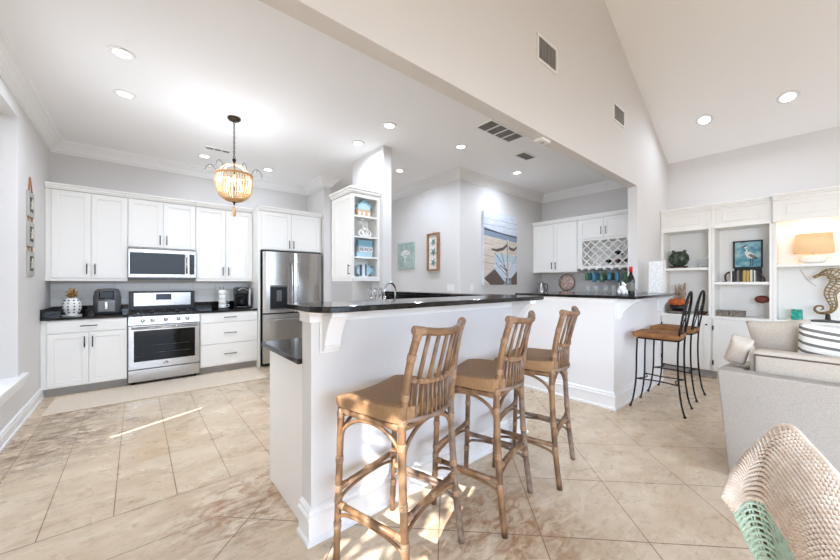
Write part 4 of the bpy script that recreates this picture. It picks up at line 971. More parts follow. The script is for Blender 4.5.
# pilaster blocks between the friezes
# --- ornaments
def on(u): return u
t = thing('green_vase', 'wide green mottled bottle on a dark stand on the upper shelf', 'vase', (6.31, 1.33, 1.541))
b = BM(); box(b, 6.25, 6.37, 1.23, 1.43, 1.553, 1.575); obj('stand', b, 'darkwood', t, bevel=.004)
b = BM()
for x in (6.265, 6.355):
    for y in (1.25, 1.41): box(b, x - .01, x + .01, y - .01, y + .01, 1.541, 1.553)
obj('stand_foot', b, 'darkwood', t)
b = BM(); lathe(b, [(0, 1.5755), (.055, 1.5755), (.10, 1.605), (.128, 1.67), (.122, 1.73), (.09, 1.78), (.05, 1.80), (.03, 1.795), (0, 1.79)], (6.31, 1.33, 0), 26, sx=.6); obj('body', b, 'jade', t)
for dy in (-.07, .07):
    b = BM(); ball(b, (6.31, 1.33 + dy, 1.80), .022, .022, .022, 10, 7); obj('shoulder_knob', b, 'jade', t)
t = thing('glass_box', 'clear glass box with shells on the shelf beside the green vase', 'ornament', (6.33, 1.02, 1.541))
b = BM()
for y0, y1, x0, x1 in ((.965, 1.09, 6.29, 6.294), (.965, 1.09, 6.38, 6.384), (.965, .969, 6.294, 6.38), (1.086, 1.09, 6.294, 6.38)): box(b, x0, x1, y0, y1, 1.545, 1.68)
box(b, 6.29, 6.384, .965, 1.09, 1.541, 1.5448); obj('glass_case', b, 'clear', t)
for k in range(5):
    b = BM(); ball(b, (6.31 + .012 * (k % 3), .99 + .018 * k, 1.556), .013, .012, .0108, 8, 6); obj('shell', b, ['leather', 'coral', 'rust'][k % 3], t)
t = thing('coral_sculpture', 'pale driftwood coral sculpture on the bookcase counter', 'sculpture', (6.40, 1.33, .863))
b = BM(); box(b, 6.36, 6.44, 1.27, 1.39, .863, .895); obj('plinth', b, 'darkwood', t, bevel=.004)
rnd = random.Random(5)
b = BM()
for k in range(9):
    pts = [Vector((6.40 + rnd.uniform(-.015, .015), 1.33 + rnd.uniform(-.04, .04), .895))]
    for j in range(5): pts.append(pts[-1] + Vector((rnd.uniform(-.02, .02), rnd.uniform(-.045, .045), rnd.uniform(.06, .095))))
    for j, p in enumerate(pts): p.y = 1.33 + max(-.06, min(.06, p.y - 1.33)); p.x = max(6.36, min(6.45, p.x))
    tube(b, spline(pts, 4), [.018 * (1 - .6 * i / 20) for i in range(21)], 7)
obj('coral_branch', b, 'coral', t)
t = thing('orange_basket', 'orange and black stacked bowls on a grey tray, bookcase counter', 'bowls', (6.2, 1.35, .863))
b = BM(); lathe(b, [(0, .863), (.13, .863), (.15, .90), (.14, .90), (.13, .873), (0, .873)], (6.20, 1.31, 0), 26, sx=.75); obj('tray', b, 'basket', t)
b = BM(); lathe(b, [(0, .8735), (.05, .8735), (.10, .94), (.11, .99), (.10, .99), (0, .96)], (6.20, 1.31, 0), 22); obj('black_bowl', b, 'bplast', t)
b = BM(); lathe(b, [(0, .9905), (.105, .9905), (.125, 1.03), (.118, 1.075), (.10, 1.08), (0, 1.06)], (6.20, 1.31, 0), 22); obj('orange_bowl', b, 'orange', t)
t = thing('dark_driftwood', 'low dark brown carved bowl on the counter of the left bookcase', 'bowl', (6.28, 1.0, .863))
b = BM(); lathe(b, [(0, .863), (.05, .863), (.065, .885), (.085, .91), (.08, .912), (.05, .885), (0, .88)], (6.20, 1.05, 0), 20); obj('carved_bowl', b, 'leather', t)
# heron painting
t = thing('heron_painting', 'black-framed teal painting of a white heron in the bookcase', 'picture', (6.46, .60, 1.5))
b = BM(); u0, u1, v0, v1 = -.735, -.44, 1.525, 1.905
FPt = Fr((6.44, 0, 0), (0, -1, 0), (-1, 0, 0))
for a in ((u0, u0 + .018, v0, v1), (u1 - .018, u1, v0, v1), (u0 + .018, u1 - .018, v0, v0 + .018), (u0 + .018, u1 - .018, v1 - .018, v1)): fbox(b, FPt, *a, 0, .03)
obj('frame', b, 'bplast', t, bevel=.002)
b = BM(); fbox(b, FPt, u0 + .018, u1 - .018, v0 + .018, v1 - .018, 0, .015)
def hp(poly, mi, n=.016): prism(b, [(u0 + (u1 - u0) * a, v0 + (v1 - v0) * c) for a, c in poly], FPt, .015, n, mi)
hp([(.42, .52), (.55, .60), (.72, .48), (.84, .36), (.70, .33), (.55, .36), (.45, .43)], 1)
hp([(.42, .52), (.50, .56), (.50, .66), (.44, .72), (.50, .78), (.48, .82), (.42, .78), (.36, .74), (.42, .72), (.45, .64), (.40, .58)], 1, .0165)
hp([(.50, .80), (.44, .83), (.38, .82), (.28, .74), (.40, .78)], 2, .017)
hp([(.58, .36), (.61, .36), (.60, .08), (.58, .08)], 2, .0165); hp([(.66, .35), (.68, .35), (.66, .08), (.64, .08)], 2, .0165)
hp([(.84, .36), (.74, .45), (.58, .52), (.52, .46), (.60, .40), (.70, .33)], 3, .0168); hp([(.86, .34), (.78, .38), (.66, .36), (.72, .32)], 2, .017)
obj('canvas', b, ['heron', 'paper', 'bookd', 'bookg'], t)
b = BM(); box(b, 6.428, 6.482, .45, .725, 1.3355, 1.5245); obj('easel_back', b, 'bplast', t)
# books between bookends on shelf 1.335
for k, (y, wd, h_, m_, lab) in enumerate(((.705, .03, .15, 'bookd', 'dark grey book leftmost between the white bookends'), (.67, .03, .155, 'bookg', 'mid grey book second between the white bookends'), (.638, .026, .145, 'bookd', 'narrow black book at the middle of the bookend row'),
                                    (.606, .032, .155, 'booky', 'ochre yellow book between the white bookends'), (.572, .03, .15, 'booky', 'second ochre book beside the cream one'), (.54, .026, .16, 'bookc', 'cream book rightmost between the white bookends'))):
    t = thing('book', lab, 'book', (6.35, y, 1.336), 'books between the bookends')
    b = BM(); box(b, 6.27, 6.425, y - wd / 2 + .001, y - wd / 2 + .004, 1.336, 1.336 + h_); box(b, 6.27, 6.425, y + wd / 2 - .004, y + wd / 2 - .001, 1.336, 1.336 + h_); box(b, 6.27, 6.274, y - wd / 2 + .004, y + wd / 2 - .004, 1.336, 1.336 + h_); obj('cover', b, m_, t, bevel=.001)
    b = BM(); box(b, 6.2745, 6.42, y - wd / 2 + .0045, y + wd / 2 - .0045, 1.339, 1.336 + h_ - .004); obj('pages', b, 'paper', t)
for y, lab in ((.735, 'white bookend left of the books on the middle shelf'), (.508, 'white bookend right of the books on the middle shelf')):
    b = BM(); sgn = 1 if y > .6 else -1; box(b, 6.27, 6.42, y - .006, y + .006, 1.336, 1.49); box(b, 6.27, 6.42, min(y + sgn * .006, y + sgn * .04), max(y + sgn * .006, y + sgn * .04), 1.336, 1.341)
    o = obj('bookend', b, 'white', bevel=.002, origin=(6.35, y, 1.336)); tag(o, lab, 'bookend', 'white bookends')
for y, lean, lab in ((.81, .05, 'slim dark leaning figure left of the bookends'), (.435, -.04, 'curled dark figure right of the bookends')):
    t = thing('dark_figurine', lab, 'figurine', (6.33, y, 1.336))
    b = BM(); box(b, 6.31, 6.35, y - .02, y + .02, 1.336, 1.343); obj('base', b, 'bplast', t)
    b = BM(); tube(b, spline([(6.33, y - lean * .3, 1.342), (6.33, y - lean * .1, 1.39), (6.33, y + lean * .2 * -1, 1.44), (6.33, y - lean, 1.475)] if lean > 0 else [(6.33, y - .012, 1.344), (6.33, y - .014, 1.37), (6.33, y, 1.40), (6.33, y + .03, 1.44), (6.33, y + .045, 1.48)], 5), [.012] * 15 + [.007], 8); obj('figure', b, 'leather', t)
t = thing('flat_basket', 'pair of flat grey woven boxes on the middle bookcase counter', 'box', (6.3, .74, .863))
for y0, y1 in ((.755, .885), (.60, .745)):
    b = BM(); box(b, 6.19, 6.38, y0, y1, .863, .925); bx_ = obj('woven_box', b, 'basket', t, bevel=.006)
    b = BM(); box(b, 6.185, 6.385, y0 - .003, y1 + .003, .9255, .938); obj('lid', b, 'basket', bx_, bevel=.003)
t = thing('shell_disc', 'rust red oval shell on a small glass stand', 'ornament', (6.3, .455, .863))
b = BM(); lathe(b, [(0, .863), (.05, .863), (.05, .87), (.008, .875), (.006, 1.04), (.012, 1.055), (0, 1.055)], (6.3, .44, 0), 18); obj('stand', b, 'clear', t)
b = BM(); lathe(b, [(0, -.02), (.045, -.016), (.072, 0), (.045, .016), (0, .02)], (6.3, .44, 1.105), 26, axis=(-1, 0, .15), sx=.72); obj('shell', b, 'rust', t)
# lamp
t = thing('table_lamp', 'lit white lamp with cream oval shade on the upper shelf', 'lamp', (6.33, .0, 1.557))
b = BM(); lathe(b, [(0, 1.557), (.05, 1.557), (.09, 1.575), (.115, 1.60), (.115, 1.625), (.09, 1.65), (.04, 1.662), (0, 1.664)], (6.32, .0, 0), 28, sx=.85, sy=1.0); obj('base', b, 'white', t)
b = BM(); lathe(b, [(.008, 1.6645), (.008, 1.72)], (6.32, .0, 0), 10); obj('neck', b, 'chrome', t)
b = BM()
sh = [(.165, 1.685), (.15, 1.925), (.147, 1.925), (.162, 1.685)]
rings = [[b.verts.new((6.32 + r_ * .78 * math.cos(2 * PI * k / 32), r_ * math.sin(2 * PI * k / 32), z_)) for k in range(32)] for r_, z_ in sh]
for i in range(4):
    A, B2 = rings[i], rings[(i + 1) % 4]
    for k in range(32):
        f = b.faces.new((A[k], A[(k + 1) % 32], B2[(k + 1) % 32], B2[k])); f.smooth = True
obj('lamp_shade', b, 'shade', t)
b = BM(); ball(b, (6.32, 0, 1.77), .03, .03, .04, 12, 8); obj('bulb', b, 'bulb', t)
lamp('lamp_light', 'POINT', (-.01, 0, .30), (0, 0, 0), .9, (1, .82, .6), parent=t, shadow_soft_size=.04)
lamp('lamp_light', 'POINT', (-.01, 0, .42), (0, 0, 0), 1.1, (1, .92, .82), parent=t, shadow_soft_size=.05)
# seahorse
t = thing('seahorse_sculpture', 'gold openwork seahorse sculpture on a stand below the lamp', 'sculpture', (6.3, -.02, .863))
b = BM(); lathe(b, [(0, .863), (.11, .863), (.11, .875), (.02, .885), (.015, .95), (0, .95)], (6.27, -.11, 0), 24, sy=1.2); obj('stand', b, 'steeld', t)
def seah(u, z): return (6.27, -.12 + u * 1.12, .865 + (z - .865) * .95)
body = spline([seah(.105, 1.415), seah(.06, 1.45), seah(.015, 1.475), seah(-.03, 1.455), seah(-.06, 1.40), seah(-.055, 1.33), seah(-.02, 1.27), seah(-.005, 1.20), seah(-.02, 1.12), seah(-.03, 1.05), seah(-.01, .99), seah(.03, .965)], 2)
nb = len(body); rad = []
for i in range(nb):
    f = i / (nb - 1)
    rad.append(.013 if f < .1 else .013 + (f - .1) * .35 if f < .28 else .075 - abs(f - .4) * .12 if f < .6 else max(.014, .051 - (f - .6) * .12))
b = BM(); tube(b, body, rad, 7); o = obj('openwork_body', b, 'gold', t)
wf = o.modifiers.new('wire', 'WIREFRAME'); wf.thickness = .013; wf.use_replace = True
b = BM(); tube(b, spline([seah(.03, .965), seah(.075, .97), seah(.10, 1.01), seah(.085, 1.05), seah(.05, 1.055), seah(.04, 1.02), seah(.06, 1.005)], 6), [.016 - .0003 * i for i in range(37)], 8); obj('curled_tail', b, mat('dark_gold', (120, 98, 72), .4, .7), t)
b = BM()
for k in range(5):
    a = 1.2 + k * .25; tube(b, [seah(-.05, 1.40), seah(-.05 - .09 * math.sin(a), 1.40 + .09 * math.cos(a))], .006, 5)
tube(b, spline([seah(-.05 - .09 * math.sin(1.2 + k * .25), 1.40 + .09 * math.cos(1.2 + k * .25)) for k in range(5)], 4), .006, 5); obj('fin', b, 'gold', t)
t = thing('teal_glass_block', 'teal glass tumbler on the bookcase counter left of the seahorse', 'glass', (6.25, .22, .863))
b = BM(); box(b, 6.24, 6.33, .085, .185, .863, .995); obj('glass_body', b, 'glasst', t, bevel=.012, seg=3)
b = BM(); tube(b, [(6.24, .095, .975), (6.24, .175, .975)], .004, 6); obj('rim_line', b, 'bronze', t)
b = BM(); tube(b, spline([(6.12, -.30, .867), (6.115, -.2, .867), (6.13, -.1, .867), (6.115, .06, .867)], 6), .004, 6); o = obj('black_cable', b, 'bplast', origin=(6.16, .05, .863)); tag(o, 'thin dark cord lying on the counter beside the seahorse stand', 'cord')
b = BM(); tube(b, spline([(6.478, .115, 1.50), (6.476, .09, 1.45), (6.476, .05, 1.36), (6.476, -.02, 1.28)], 6), .003, 5); o = obj('thin_wire', b, 'tan', origin=(6.48, .05, 1.3)); tag(o, 'thin tan lamp wire on the bookcase back behind the seahorse', 'cord')

# ================================================================== SOFA
t = thing('sofa', 'beige linen sofa with its back to the camera', 'sofa', (3.5, -.6, 0))
SX, SY = 3.03, .43
b = BM()
hexa(b, [(SX + .035, SY - .055, .03), (SX + .2, SY - .055, .03), (SX + .2, -2.1, .03), (SX + .035, -2.1, .03), (SX, SY, .735), (SX + .13, SY, .735), (SX + .13, -2.1, .735), (SX, -2.1, .735)]); obj('back', b, 'linen', t, bevel=.012, seg=3)
b = BM(); hexa(b, [(SX + .205, SY - .055, .05), (SX + .205, SY - .2, .05), (3.98, SY - .2, .05), (3.98, SY - .055, .05), (SX + .135, SY, .735), (SX + .135, SY - .12, .735), (3.98, SY - .12, .66), (3.98, SY, .66)]); obj('arm', b, 'linen', t, bevel=.012, seg=3)
b = BM(); box(b, SX + .205, 3.96, -2.1, SY - .205, .05, .30); obj('seat_base', b, 'linen', t, bevel=.01)
b = BM(); box(b, SX + .21, 3.97, -.62, SY - .21, .305, .47); obj('seat_cushion', b, 'linen', t, bevel=.04, seg=4)
b = BM(); box(b, SX + .21, 3.97, -1.6, -.63, .305, .47); obj('seat_cushion', b, 'linen', t, bevel=.04, seg=4)
for x in (SX + .08, 3.9):
    for y in (SY - .1, -2.0):
        b = BM(); lathe(b, [(.022, 0), (.03, .0295)], (x, y, 0), 12); obj('foot', b, 'darkwood', t)
def back_cushion(y0, y1):
    b = BM(); x0, x1 = SX + .15, SX + .36
    hexa(b, [(x0 + .06, y0, .475), (x1 + .10, y0, .475), (x1 + .10, y1, .475), (x0 + .06, y1, .475), (x0 - .02, y0, .875), (x1 - .02, y0, .865), (x1 - .02, y1, .865), (x0 - .02, y1, .875)])
    o = obj('back_cushion', b, 'cream', t, bevel=.045, seg=4)
    b = BM(); q = .012
    for xx, zz in ((x0 - .022, .845),):
        tube(b, [(xx, y0 + .03, zz), (xx, y1 - .03, zz)], .005, 6)
        tube(b, [(xx, y1 - .03, zz), (xx + .06, y1 - .03, .52)], .005, 6)
    obj('piping', b, 'piping', o)
back_cushion(-.52, .285); back_cushion(-1.5, -.54)
def pillow(label, size, thick, loc, tilt, roll, mats, yaw=0, striped=False):
    b = cushion(BM(), (0, 0, 0), size[0], size[1], thick, n=26)
    if striped:
        for f in b.faces:
            k = int((f.calc_center_median().y / size[1] + .5) * 26); f.material_index = 1 if k in (3, 6, 9, 13, 16, 19, 22, 24) else 0
    o = tag(obj('throw_pillow', b, mats), label, 'pillow')
    X = Vector((0, -1, 0)); Y = Vector((-math.sin(tilt), 0, math.cos(tilt))); Z = X.cross(Y)
    m = Matrix((X, Y, Z)).transposed()
    o.rotation_euler = (Matrix.Rotation(yaw, 3, 'Z') @ m @ Matrix.Rotation(roll, 3, 'Z')).to_euler(); o.location = loc; return o
pillow('plain beige throw pillow standing behind the striped one on the sofa', (.33, .50), .15, (3.68, .14, .82), R(20), R(9), ['cream'])
pillow('small beige pillow resting on the corner of sofa back and arm', (.12, .21), .15, (3.31, .35, .845), R(24), R(-16), ['cream'])
b2 = pillow('white throw pillow with charcoal stripes standing on the sofa', (.54, .50), .14, (3.50, -.18, .79), R(16), R(-6), ['pillow', 'stripe'], 0, True)

# ================================================================== WICKER CHAIR
t = thing('wicker_chair', 'cream wicker chair with pale green lower back, nearest the camera', 'chair', (1.75, -.1, 0))


crest = [(1.764, .208, .459), (1.846, .191, .545), (1.926, .149, .647), (1.984, .074, .753), (1.866, .004, .726), (1.718, -.055, .690), (1.578, -.12, .626), (1.44, -.20, .56)]
low = [(1.729, .198, .46), (1.739, .177, .505), (1.743, .153, .53), (1.722, .113, .537), (1.657, .076, .519), (1.573, .042, .504), (1.48, .003, .474), (1.38, -.06, .43)]
base = [(1.764, .103, .261), (1.755, .097, .27), (1.742, .082, .276), (1.71, .057, .288), (1.636, .028, .303), (1.557, .003, .309), (1.472, -.03, .292), (1.39, -.09, .26)]
crest, low, base = [[Vector(p) for p in q] for q in (crest, low, base)]
foot = [Vector((l.x + (b_.x - l.x) * 1.7, l.y + (b_.y - l.y) * 1.7, .02)) for l, b_ in zip(low, base)]
NSW = 70
def resample(P, n):
    q = spline(P, 24); L_ = [0]
    for a, c in zip(q, q[1:]): L_.append(L_[-1] + (c - a).length)
    out = []; j = 0
    for i in range(n + 1):
        d = L_[-1] * i / n
        while j < len(L_) - 2 and L_[j + 1] < d: j += 1
        f = (d - L_[j]) / max(1e-9, L_[j + 1] - L_[j]); out.append(q[j].lerp(q[j + 1], min(1, f)))
    return out
def loft(A, B, n, m, bulge):
    a, b_ = spline(A, 12), spline(B, 12); k = len(a) - 1; G = []
    # even spacing along the crest
    L_ = [0]
    for p, q in zip(a, a[1:]): L_.append(L_[-1] + (q - p).length)
    par = []; j = 0
    for i in range(n + 1):
        d = L_[-1] * i / n
        while j < k - 1 and L_[j + 1] < d: j += 1
        par.append(j + (d - L_[j]) / max(1e-9, L_[j + 1] - L_[j]))
    for i in range(m + 1):
        t_ = i / m; row = []
        for u in par:
            j = min(int(u), k - 1); f = u - j; p = a[j].lerp(a[j + 1], f); q = b_[j].lerp(b_[j + 1], f)
            row.append(p.lerp(q, t_) + bulge * (4 * t_ * (1 - t_)))
        G.append(row)
    return G
def surf(bm, G, mi=0):
    V = [[bm.verts.new(p) for p in r_] for r_ in G]
    for i in range(len(G) - 1):
        for j in range(len(G[0]) - 1):
            f = bm.faces.new((V[i][j], V[i + 1][j], V[i + 1][j + 1], V[i][j + 1])); f.smooth = True; f.material_index = mi
    return bm
def weave(bm, G, amp, rad, mi=0, seg=6):
    m, n = len(G), len(G[0])
    for i in range(m):
        pts = []
        for j in range(n):
            i0, i1 = max(0, i - 1), min(m - 1, i + 1); j0, j1 = max(0, j - 1), min(n - 1, j + 1)
            nn = (G[i1][j] - G[i0][j]).cross(G[i][j1] - G[i][j0])
            nn = nn.normalized() if nn.length > 1e-9 else Vector((0, 0, 1))
            if nn.dot(Vector((-.6, .3, .6))) < 0: nn = -nn
            pts.append(G[i][j] + nn * (rad * .4 + amp * (1 if (i + j) % 2 == 0 else -1)))
        tube(bm, pts, [rad * (1.4 if (i + j) % 2 == 0 else .65) for j in range(n)], seg, mi)
bul = Vector((-.035, .02, .045))
b = BM(); G = loft(crest, low, 110, 21, bul); weave(b, G, .003, .0056); o = obj('woven_crest', b, 'wickc', t)
b = BM(); surf(b, loft(crest, low, 50, 12, bul)); o = obj('crest_lining', b, 'wickd', t); so = o.modifiers.new('solid', 'SOLIDIFY'); so.thickness = .012; so.offset = -1
b = BM(); tube(b, resample(crest, 60), .013, 8); tube(b, resample(low, 60), .008, 8); obj('rolled_edge', b, 'wickc', t)
b = BM(); G = loft(low, foot, 46, 26, Vector((0, 0, 0)))
for i, row in enumerate(G):
    pts = []
    for j, p in enumerate(row): pts.append(p + Vector((-.5, .5, 0)).normalized() * (.003 + .0028 * math.sin(j * PI / 2 + (i % 2) * PI)))
    tube(b, pts, .0052, 5)
obj('woven_skirt', b, 'wickg', t)
b = BM()
for j in range(0, 47, 3):
    for dj in (0, 1):
        if j + dj < 47: tube(b, [row[j + dj] for row in G], .0035, 5)
obj('skirt_rib', b, 'wickg', t)
b = BM(); surf(b, loft([p + Vector((.04, -.03, -.01)) for p in low], [p + Vector((.04, -.03, 0)) for p in foot], 30, 8, Vector((0, 0, 0)))); o = obj('skirt_lining', b, 'wickd', t); so = o.modifiers.new('solid', 'SOLIDIFY'); so.thickness = .006
b = BM(); surf(b, loft([p + Vector((.02, -.05, -.05)) for p in crest], [p + Vector((.06, -.12, -.22)) for p in low], 40, 10, Vector((.03, -.03, .02)))); o = obj('inner_back', b, 'wickc', t); so = o.modifiers.new('solid', 'SOLIDIFY'); so.thickness = .01
b = BM(); box(b, 1.72, 2.2, -.62, -.10, .26, .36); obj('seat_cushion', b, 'cream', t, bevel=.04, seg=4)

# ================================================================== RATTAN STOOLS (built about the origin, seat facing +y)
def rattan_stool():
    t = thing('rattan_stool', '', 'stool', (0, 0, 0), 'rattan bar stools along the peninsula')
    HW = .212
    FT = {'fl': ((-HW, .222, 0), (-HW + .006, .195, .735)), 'fr': ((HW, .222, 0), (HW - .006, .195, .735))}
    def wrapring(par, p, d, r_, L_=.03):
        p = Vector(p); d = Vector(d).normalized(); n = max(2, int(L_ / .006)); b = BM(); pr = []
        for k in range(n):
            z0 = (k - n / 2) * .006; pr += [(r_ + .0006, z0), (r_ + .003, z0 + .003)]
        lathe(b, pr + [(r_ + .0006, n * .003)], p, 10, axis=tuple(d)); obj('binding', b, 'wrap', par)
    tops = {}
    for k, (a, c) in FT.items():
        b = BM(); tube(b, spline([a, Vector(a).lerp(Vector(c), .5), c], 4), [.0165] * 9, 10); o = obj('leg', b, 'rattan', t)
        for f in (.23, .40, .47, .66, .955): wrapring(o, Vector(a).lerp(Vector(c), f), Vector(c) - Vector(a), .0165)
    back = {}
    for sgn in (-1, 1):
        P = [(sgn * (HW + .012), -.225, 0), (sgn * (HW + .004), -.195, .25), (sgn * (HW - .004), -.175, .55), (sgn * (HW - .008), -.172, .72), (sgn * (HW - .010), -.188, .88), (sgn * (HW - .018), -.212, 1.02), (sgn * (HW - .026), -.246, 1.14)]
        q = spline(P, 6); back[sgn] = q
        b = BM(); tube(b, q, [.0175] * len(q), 10); o = obj('leg', b, 'rattan' if sgn < 0 else 'rattang', t)
        for i in (6, 9, 15, 19, 23, 30, 34): wrapring(o, q[i], q[min(i + 1, len(q) - 1)] - q[i - 1], .0175, .036)
    # seat frame ring
    b = BM(); ring = rounded([(-HW + .006, .198, .05), (-HW + .004, -.178, .05), (HW - .004, -.178, .05), (HW - .006, .198, .05)], 5)
    tube(b, [(x, y, .722) for x, y in ring], .0155, 8, closed=True); sf = obj('seat_frame', b, 'rattan', t)
    for f in (.05, .35, .65, .95):
        x = -HW + .03 + f * (2 * HW - .06); y = -.16 + f * .32
        wrapring(sf, (x, .198, .722), (1, 0, 0), .0155, .03); wrapring(sf, (-HW + .007, y, .722), (0, 1, 0), .0155, .03); wrapring(sf, (HW - .007, y, .722), (0, 1, 0), .0155, .03)
    # saddle seat
    b = BM(); nx, ny = 16, 12; top = []; bot = []
    for i in range(nx + 1):
        ra, rb = [], []
        for j in range(ny + 1):
            a = i / nx * 2 - 1; c_ = j / ny * 2 - 1
            rr = 1 - .05 * max(0, abs(a) ** 6 + abs(c_) ** 6 - 1)
            x = a * .232 * rr; y = c_ * .216 * rr + .016
            sag = .022 * (a * a) + .016 * (c_ < 0) * c_ * c_ - .02 * max(0, c_) ** 3
            edge = .012 * max(0, max(abs(a), abs(c_)) - .85) / .15
            z = .792 + sag - edge
            ra.append(b.verts.new((x, y, z))); rb.append(b.verts.new((x * .98, y * .98, .740)))
        top.append(ra); bot.append(rb)
    for i in range(nx):
        for j in range(ny):
            f = b.faces.new((top[i][j], top[i + 1][j], top[i + 1][j + 1], top[i][j + 1])); f.smooth = True
            b.faces.new((bot[i][j], bot[i][j + 1], bot[i + 1][j + 1], bot[i + 1][j]))
    for i in range(nx):
        b.faces.new((top[i][0], bot[i][0], bot[i + 1][0], top[i + 1][0])); b.faces.new((top[i][ny], top[i + 1][ny], bot[i + 1][ny], bot[i][ny]))
    for j in range(ny):
        b.faces.new((top[0][j], top[0][j + 1], bot[0][j + 1], bot[0][j])); b.faces.new((top[nx][j], bot[nx][j], bot[nx][j + 1], top[nx][j + 1]))
    obj('seat', b, 'seat', t, bevel=.006)
    def legp(k, z):
        if k[0] == 'f':
            a, c = FT[k]; f = z / .735; return Vector(a).lerp(Vector(c), f)
        q = back[-1 if k[1] == 'l' else 1]
        for a, c in zip(q, q[1:]):
            if a.z <= z <= c.z: return a.lerp(c, (z - a.z) / (c.z - a.z))
        return q[-1]
    # stretchers and bent arches
    for k0, k1, z, m_ in (('fl', 'fr', .345, 'rattan'), ('rl', 'rr', .345, 'rattan'), ('fl', 'rl', .27, 'rattan'), ('fr', 'rr', .27, 'rattang')):
        p, q = legp(k0, z), legp(k1, z)
        b = BM(); tube(b, [p, q], .0145, 9); st = obj('stretcher', b, m_, t)
        wrapring(st, p.lerp(q, .07), q - p, .0145, .04); wrapring(st, p.lerp(q, .93), q - p, .0145, .04); wrapring(st, p.lerp(q, .5), q - p, .0145, .03)
        a0, a1 = legp(k0, z - .12), legp(k1, z - .12); zt = z - .022; d = q - p
        out = Vector((d.y, -d.x, 0)).normalized() * .004
        b = BM(); tube(b, spline([a0, a0.lerp(p.lerp(q, .08), .55) , p.lerp(q, .22) + Vector((0, 0, -.03)), p.lerp(q, .5) + Vector((0, 0, -.022)), p.lerp(q, .78) + Vector((0, 0, -.03)), a1.lerp(p.lerp(q, .92), .55), a1], 5), .0085, 7); obj('arch', b, m_, t)
        zz = .70; p, q = legp(k0, zz), legp(k1, zz); a0, a1 = legp(k0, .53), legp(k1, .53)
        b = BM(); tube(b, spline([a0, a0 + (p.lerp(q, .10) - a0) * .6, p.lerp(q, .26) + Vector((0, 0, -.012)), p.lerp(q, .5) + Vector((0, 0, .004)), p.lerp(q, .74) + Vector((0, 0, -.012)), a1 + (p.lerp(q, .90) - a1) * .6, a1], 5), .0095, 7); obj('arch', b, m_, t)
    # back: top rail bows backwards, mid rail, spindles
    def bow(z, depth, lift=0):
        L_, R_ = legp('rl', z), legp('rr', z); out = []
        for i in range(13):
            f = i / 12; s_ = math.sin(f * PI); out.append(L_.lerp(R_, f) + Vector((0, -depth * s_, lift * s_)))
        return out
    tr = bow(1.132, .045, -.018)
    e0 = tr[0] + (tr[0] - tr[1]).normalized() * .012; e1 = tr[-1] + (tr[-1] - tr[-2]).normalized() * .012
    b = BM(); tube(b, [e0] + tr + [e1], .0175, 10); rl = obj('top_rail', b, 'rattan', t)
    for i in (0, 12): wrapring(rl, tr[i], tr[min(12, i + 1)] - tr[max(0, i - 1)], .0175, .055)
    mrail = bow(.925, .038, -.03); b = BM(); tube(b, mrail, .011, 8); ml = obj('mid_rail', b, 'rattan', t)
    for i in range(1, 12): wrapring(ml, mrail[i], mrail[i + 1] - mrail[i - 1], .011, .018)
    lr = bow(.752, .055, -.01); b = BM(); tube(b, lr, .012, 8); obj('lower_rail', b, 'rattang', t)
    def at_f(row, f):
        x = f * 12; i = min(11, int(x)); return row[i].lerp(row[i + 1], x - i)
    for k in range(13):
        f = (k + 1) / 14; b = BM(); tube(b, [at_f(lr, f), at_f(mrail, f)], .0052, 6); obj('spindle', b, 'rattang' if k % 2 else 'rattan', t)
    for k in range(6):
        f = (k + 1) / 7
        for df in (-.012, .012):
            b = BM(); tube(b, [at_f(mrail, f + df), at_f(tr, f + df)], .0062, 6); obj('spindle', b, 'rattang' if df > 0 else 'rattan', t)
    return t
stools = []
for i, (x, y, a, lab) in enumerate(((.985, 1.330, 13, 'rattan bar stool nearest the camera, at the left end of the peninsula'), (1.645, 1.322, 14, 'middle rattan bar stool of the three along the peninsula'), (2.275, 1.325, 13, 'rattan bar stool farthest along the peninsula, near the white far bar'))):
    o = rattan_stool() if i == 0 else copy_tree(stools[0]); stools.append(o)
    o['label'] = lab
for o, (x, y, a) in zip(stools, ((.995, 1.325, 15), (1.625, 1.318, 15), (2.23, 1.33, 15))):
    o.location = (x, y, 0); o.rotation_euler = (0, 0, R(a))

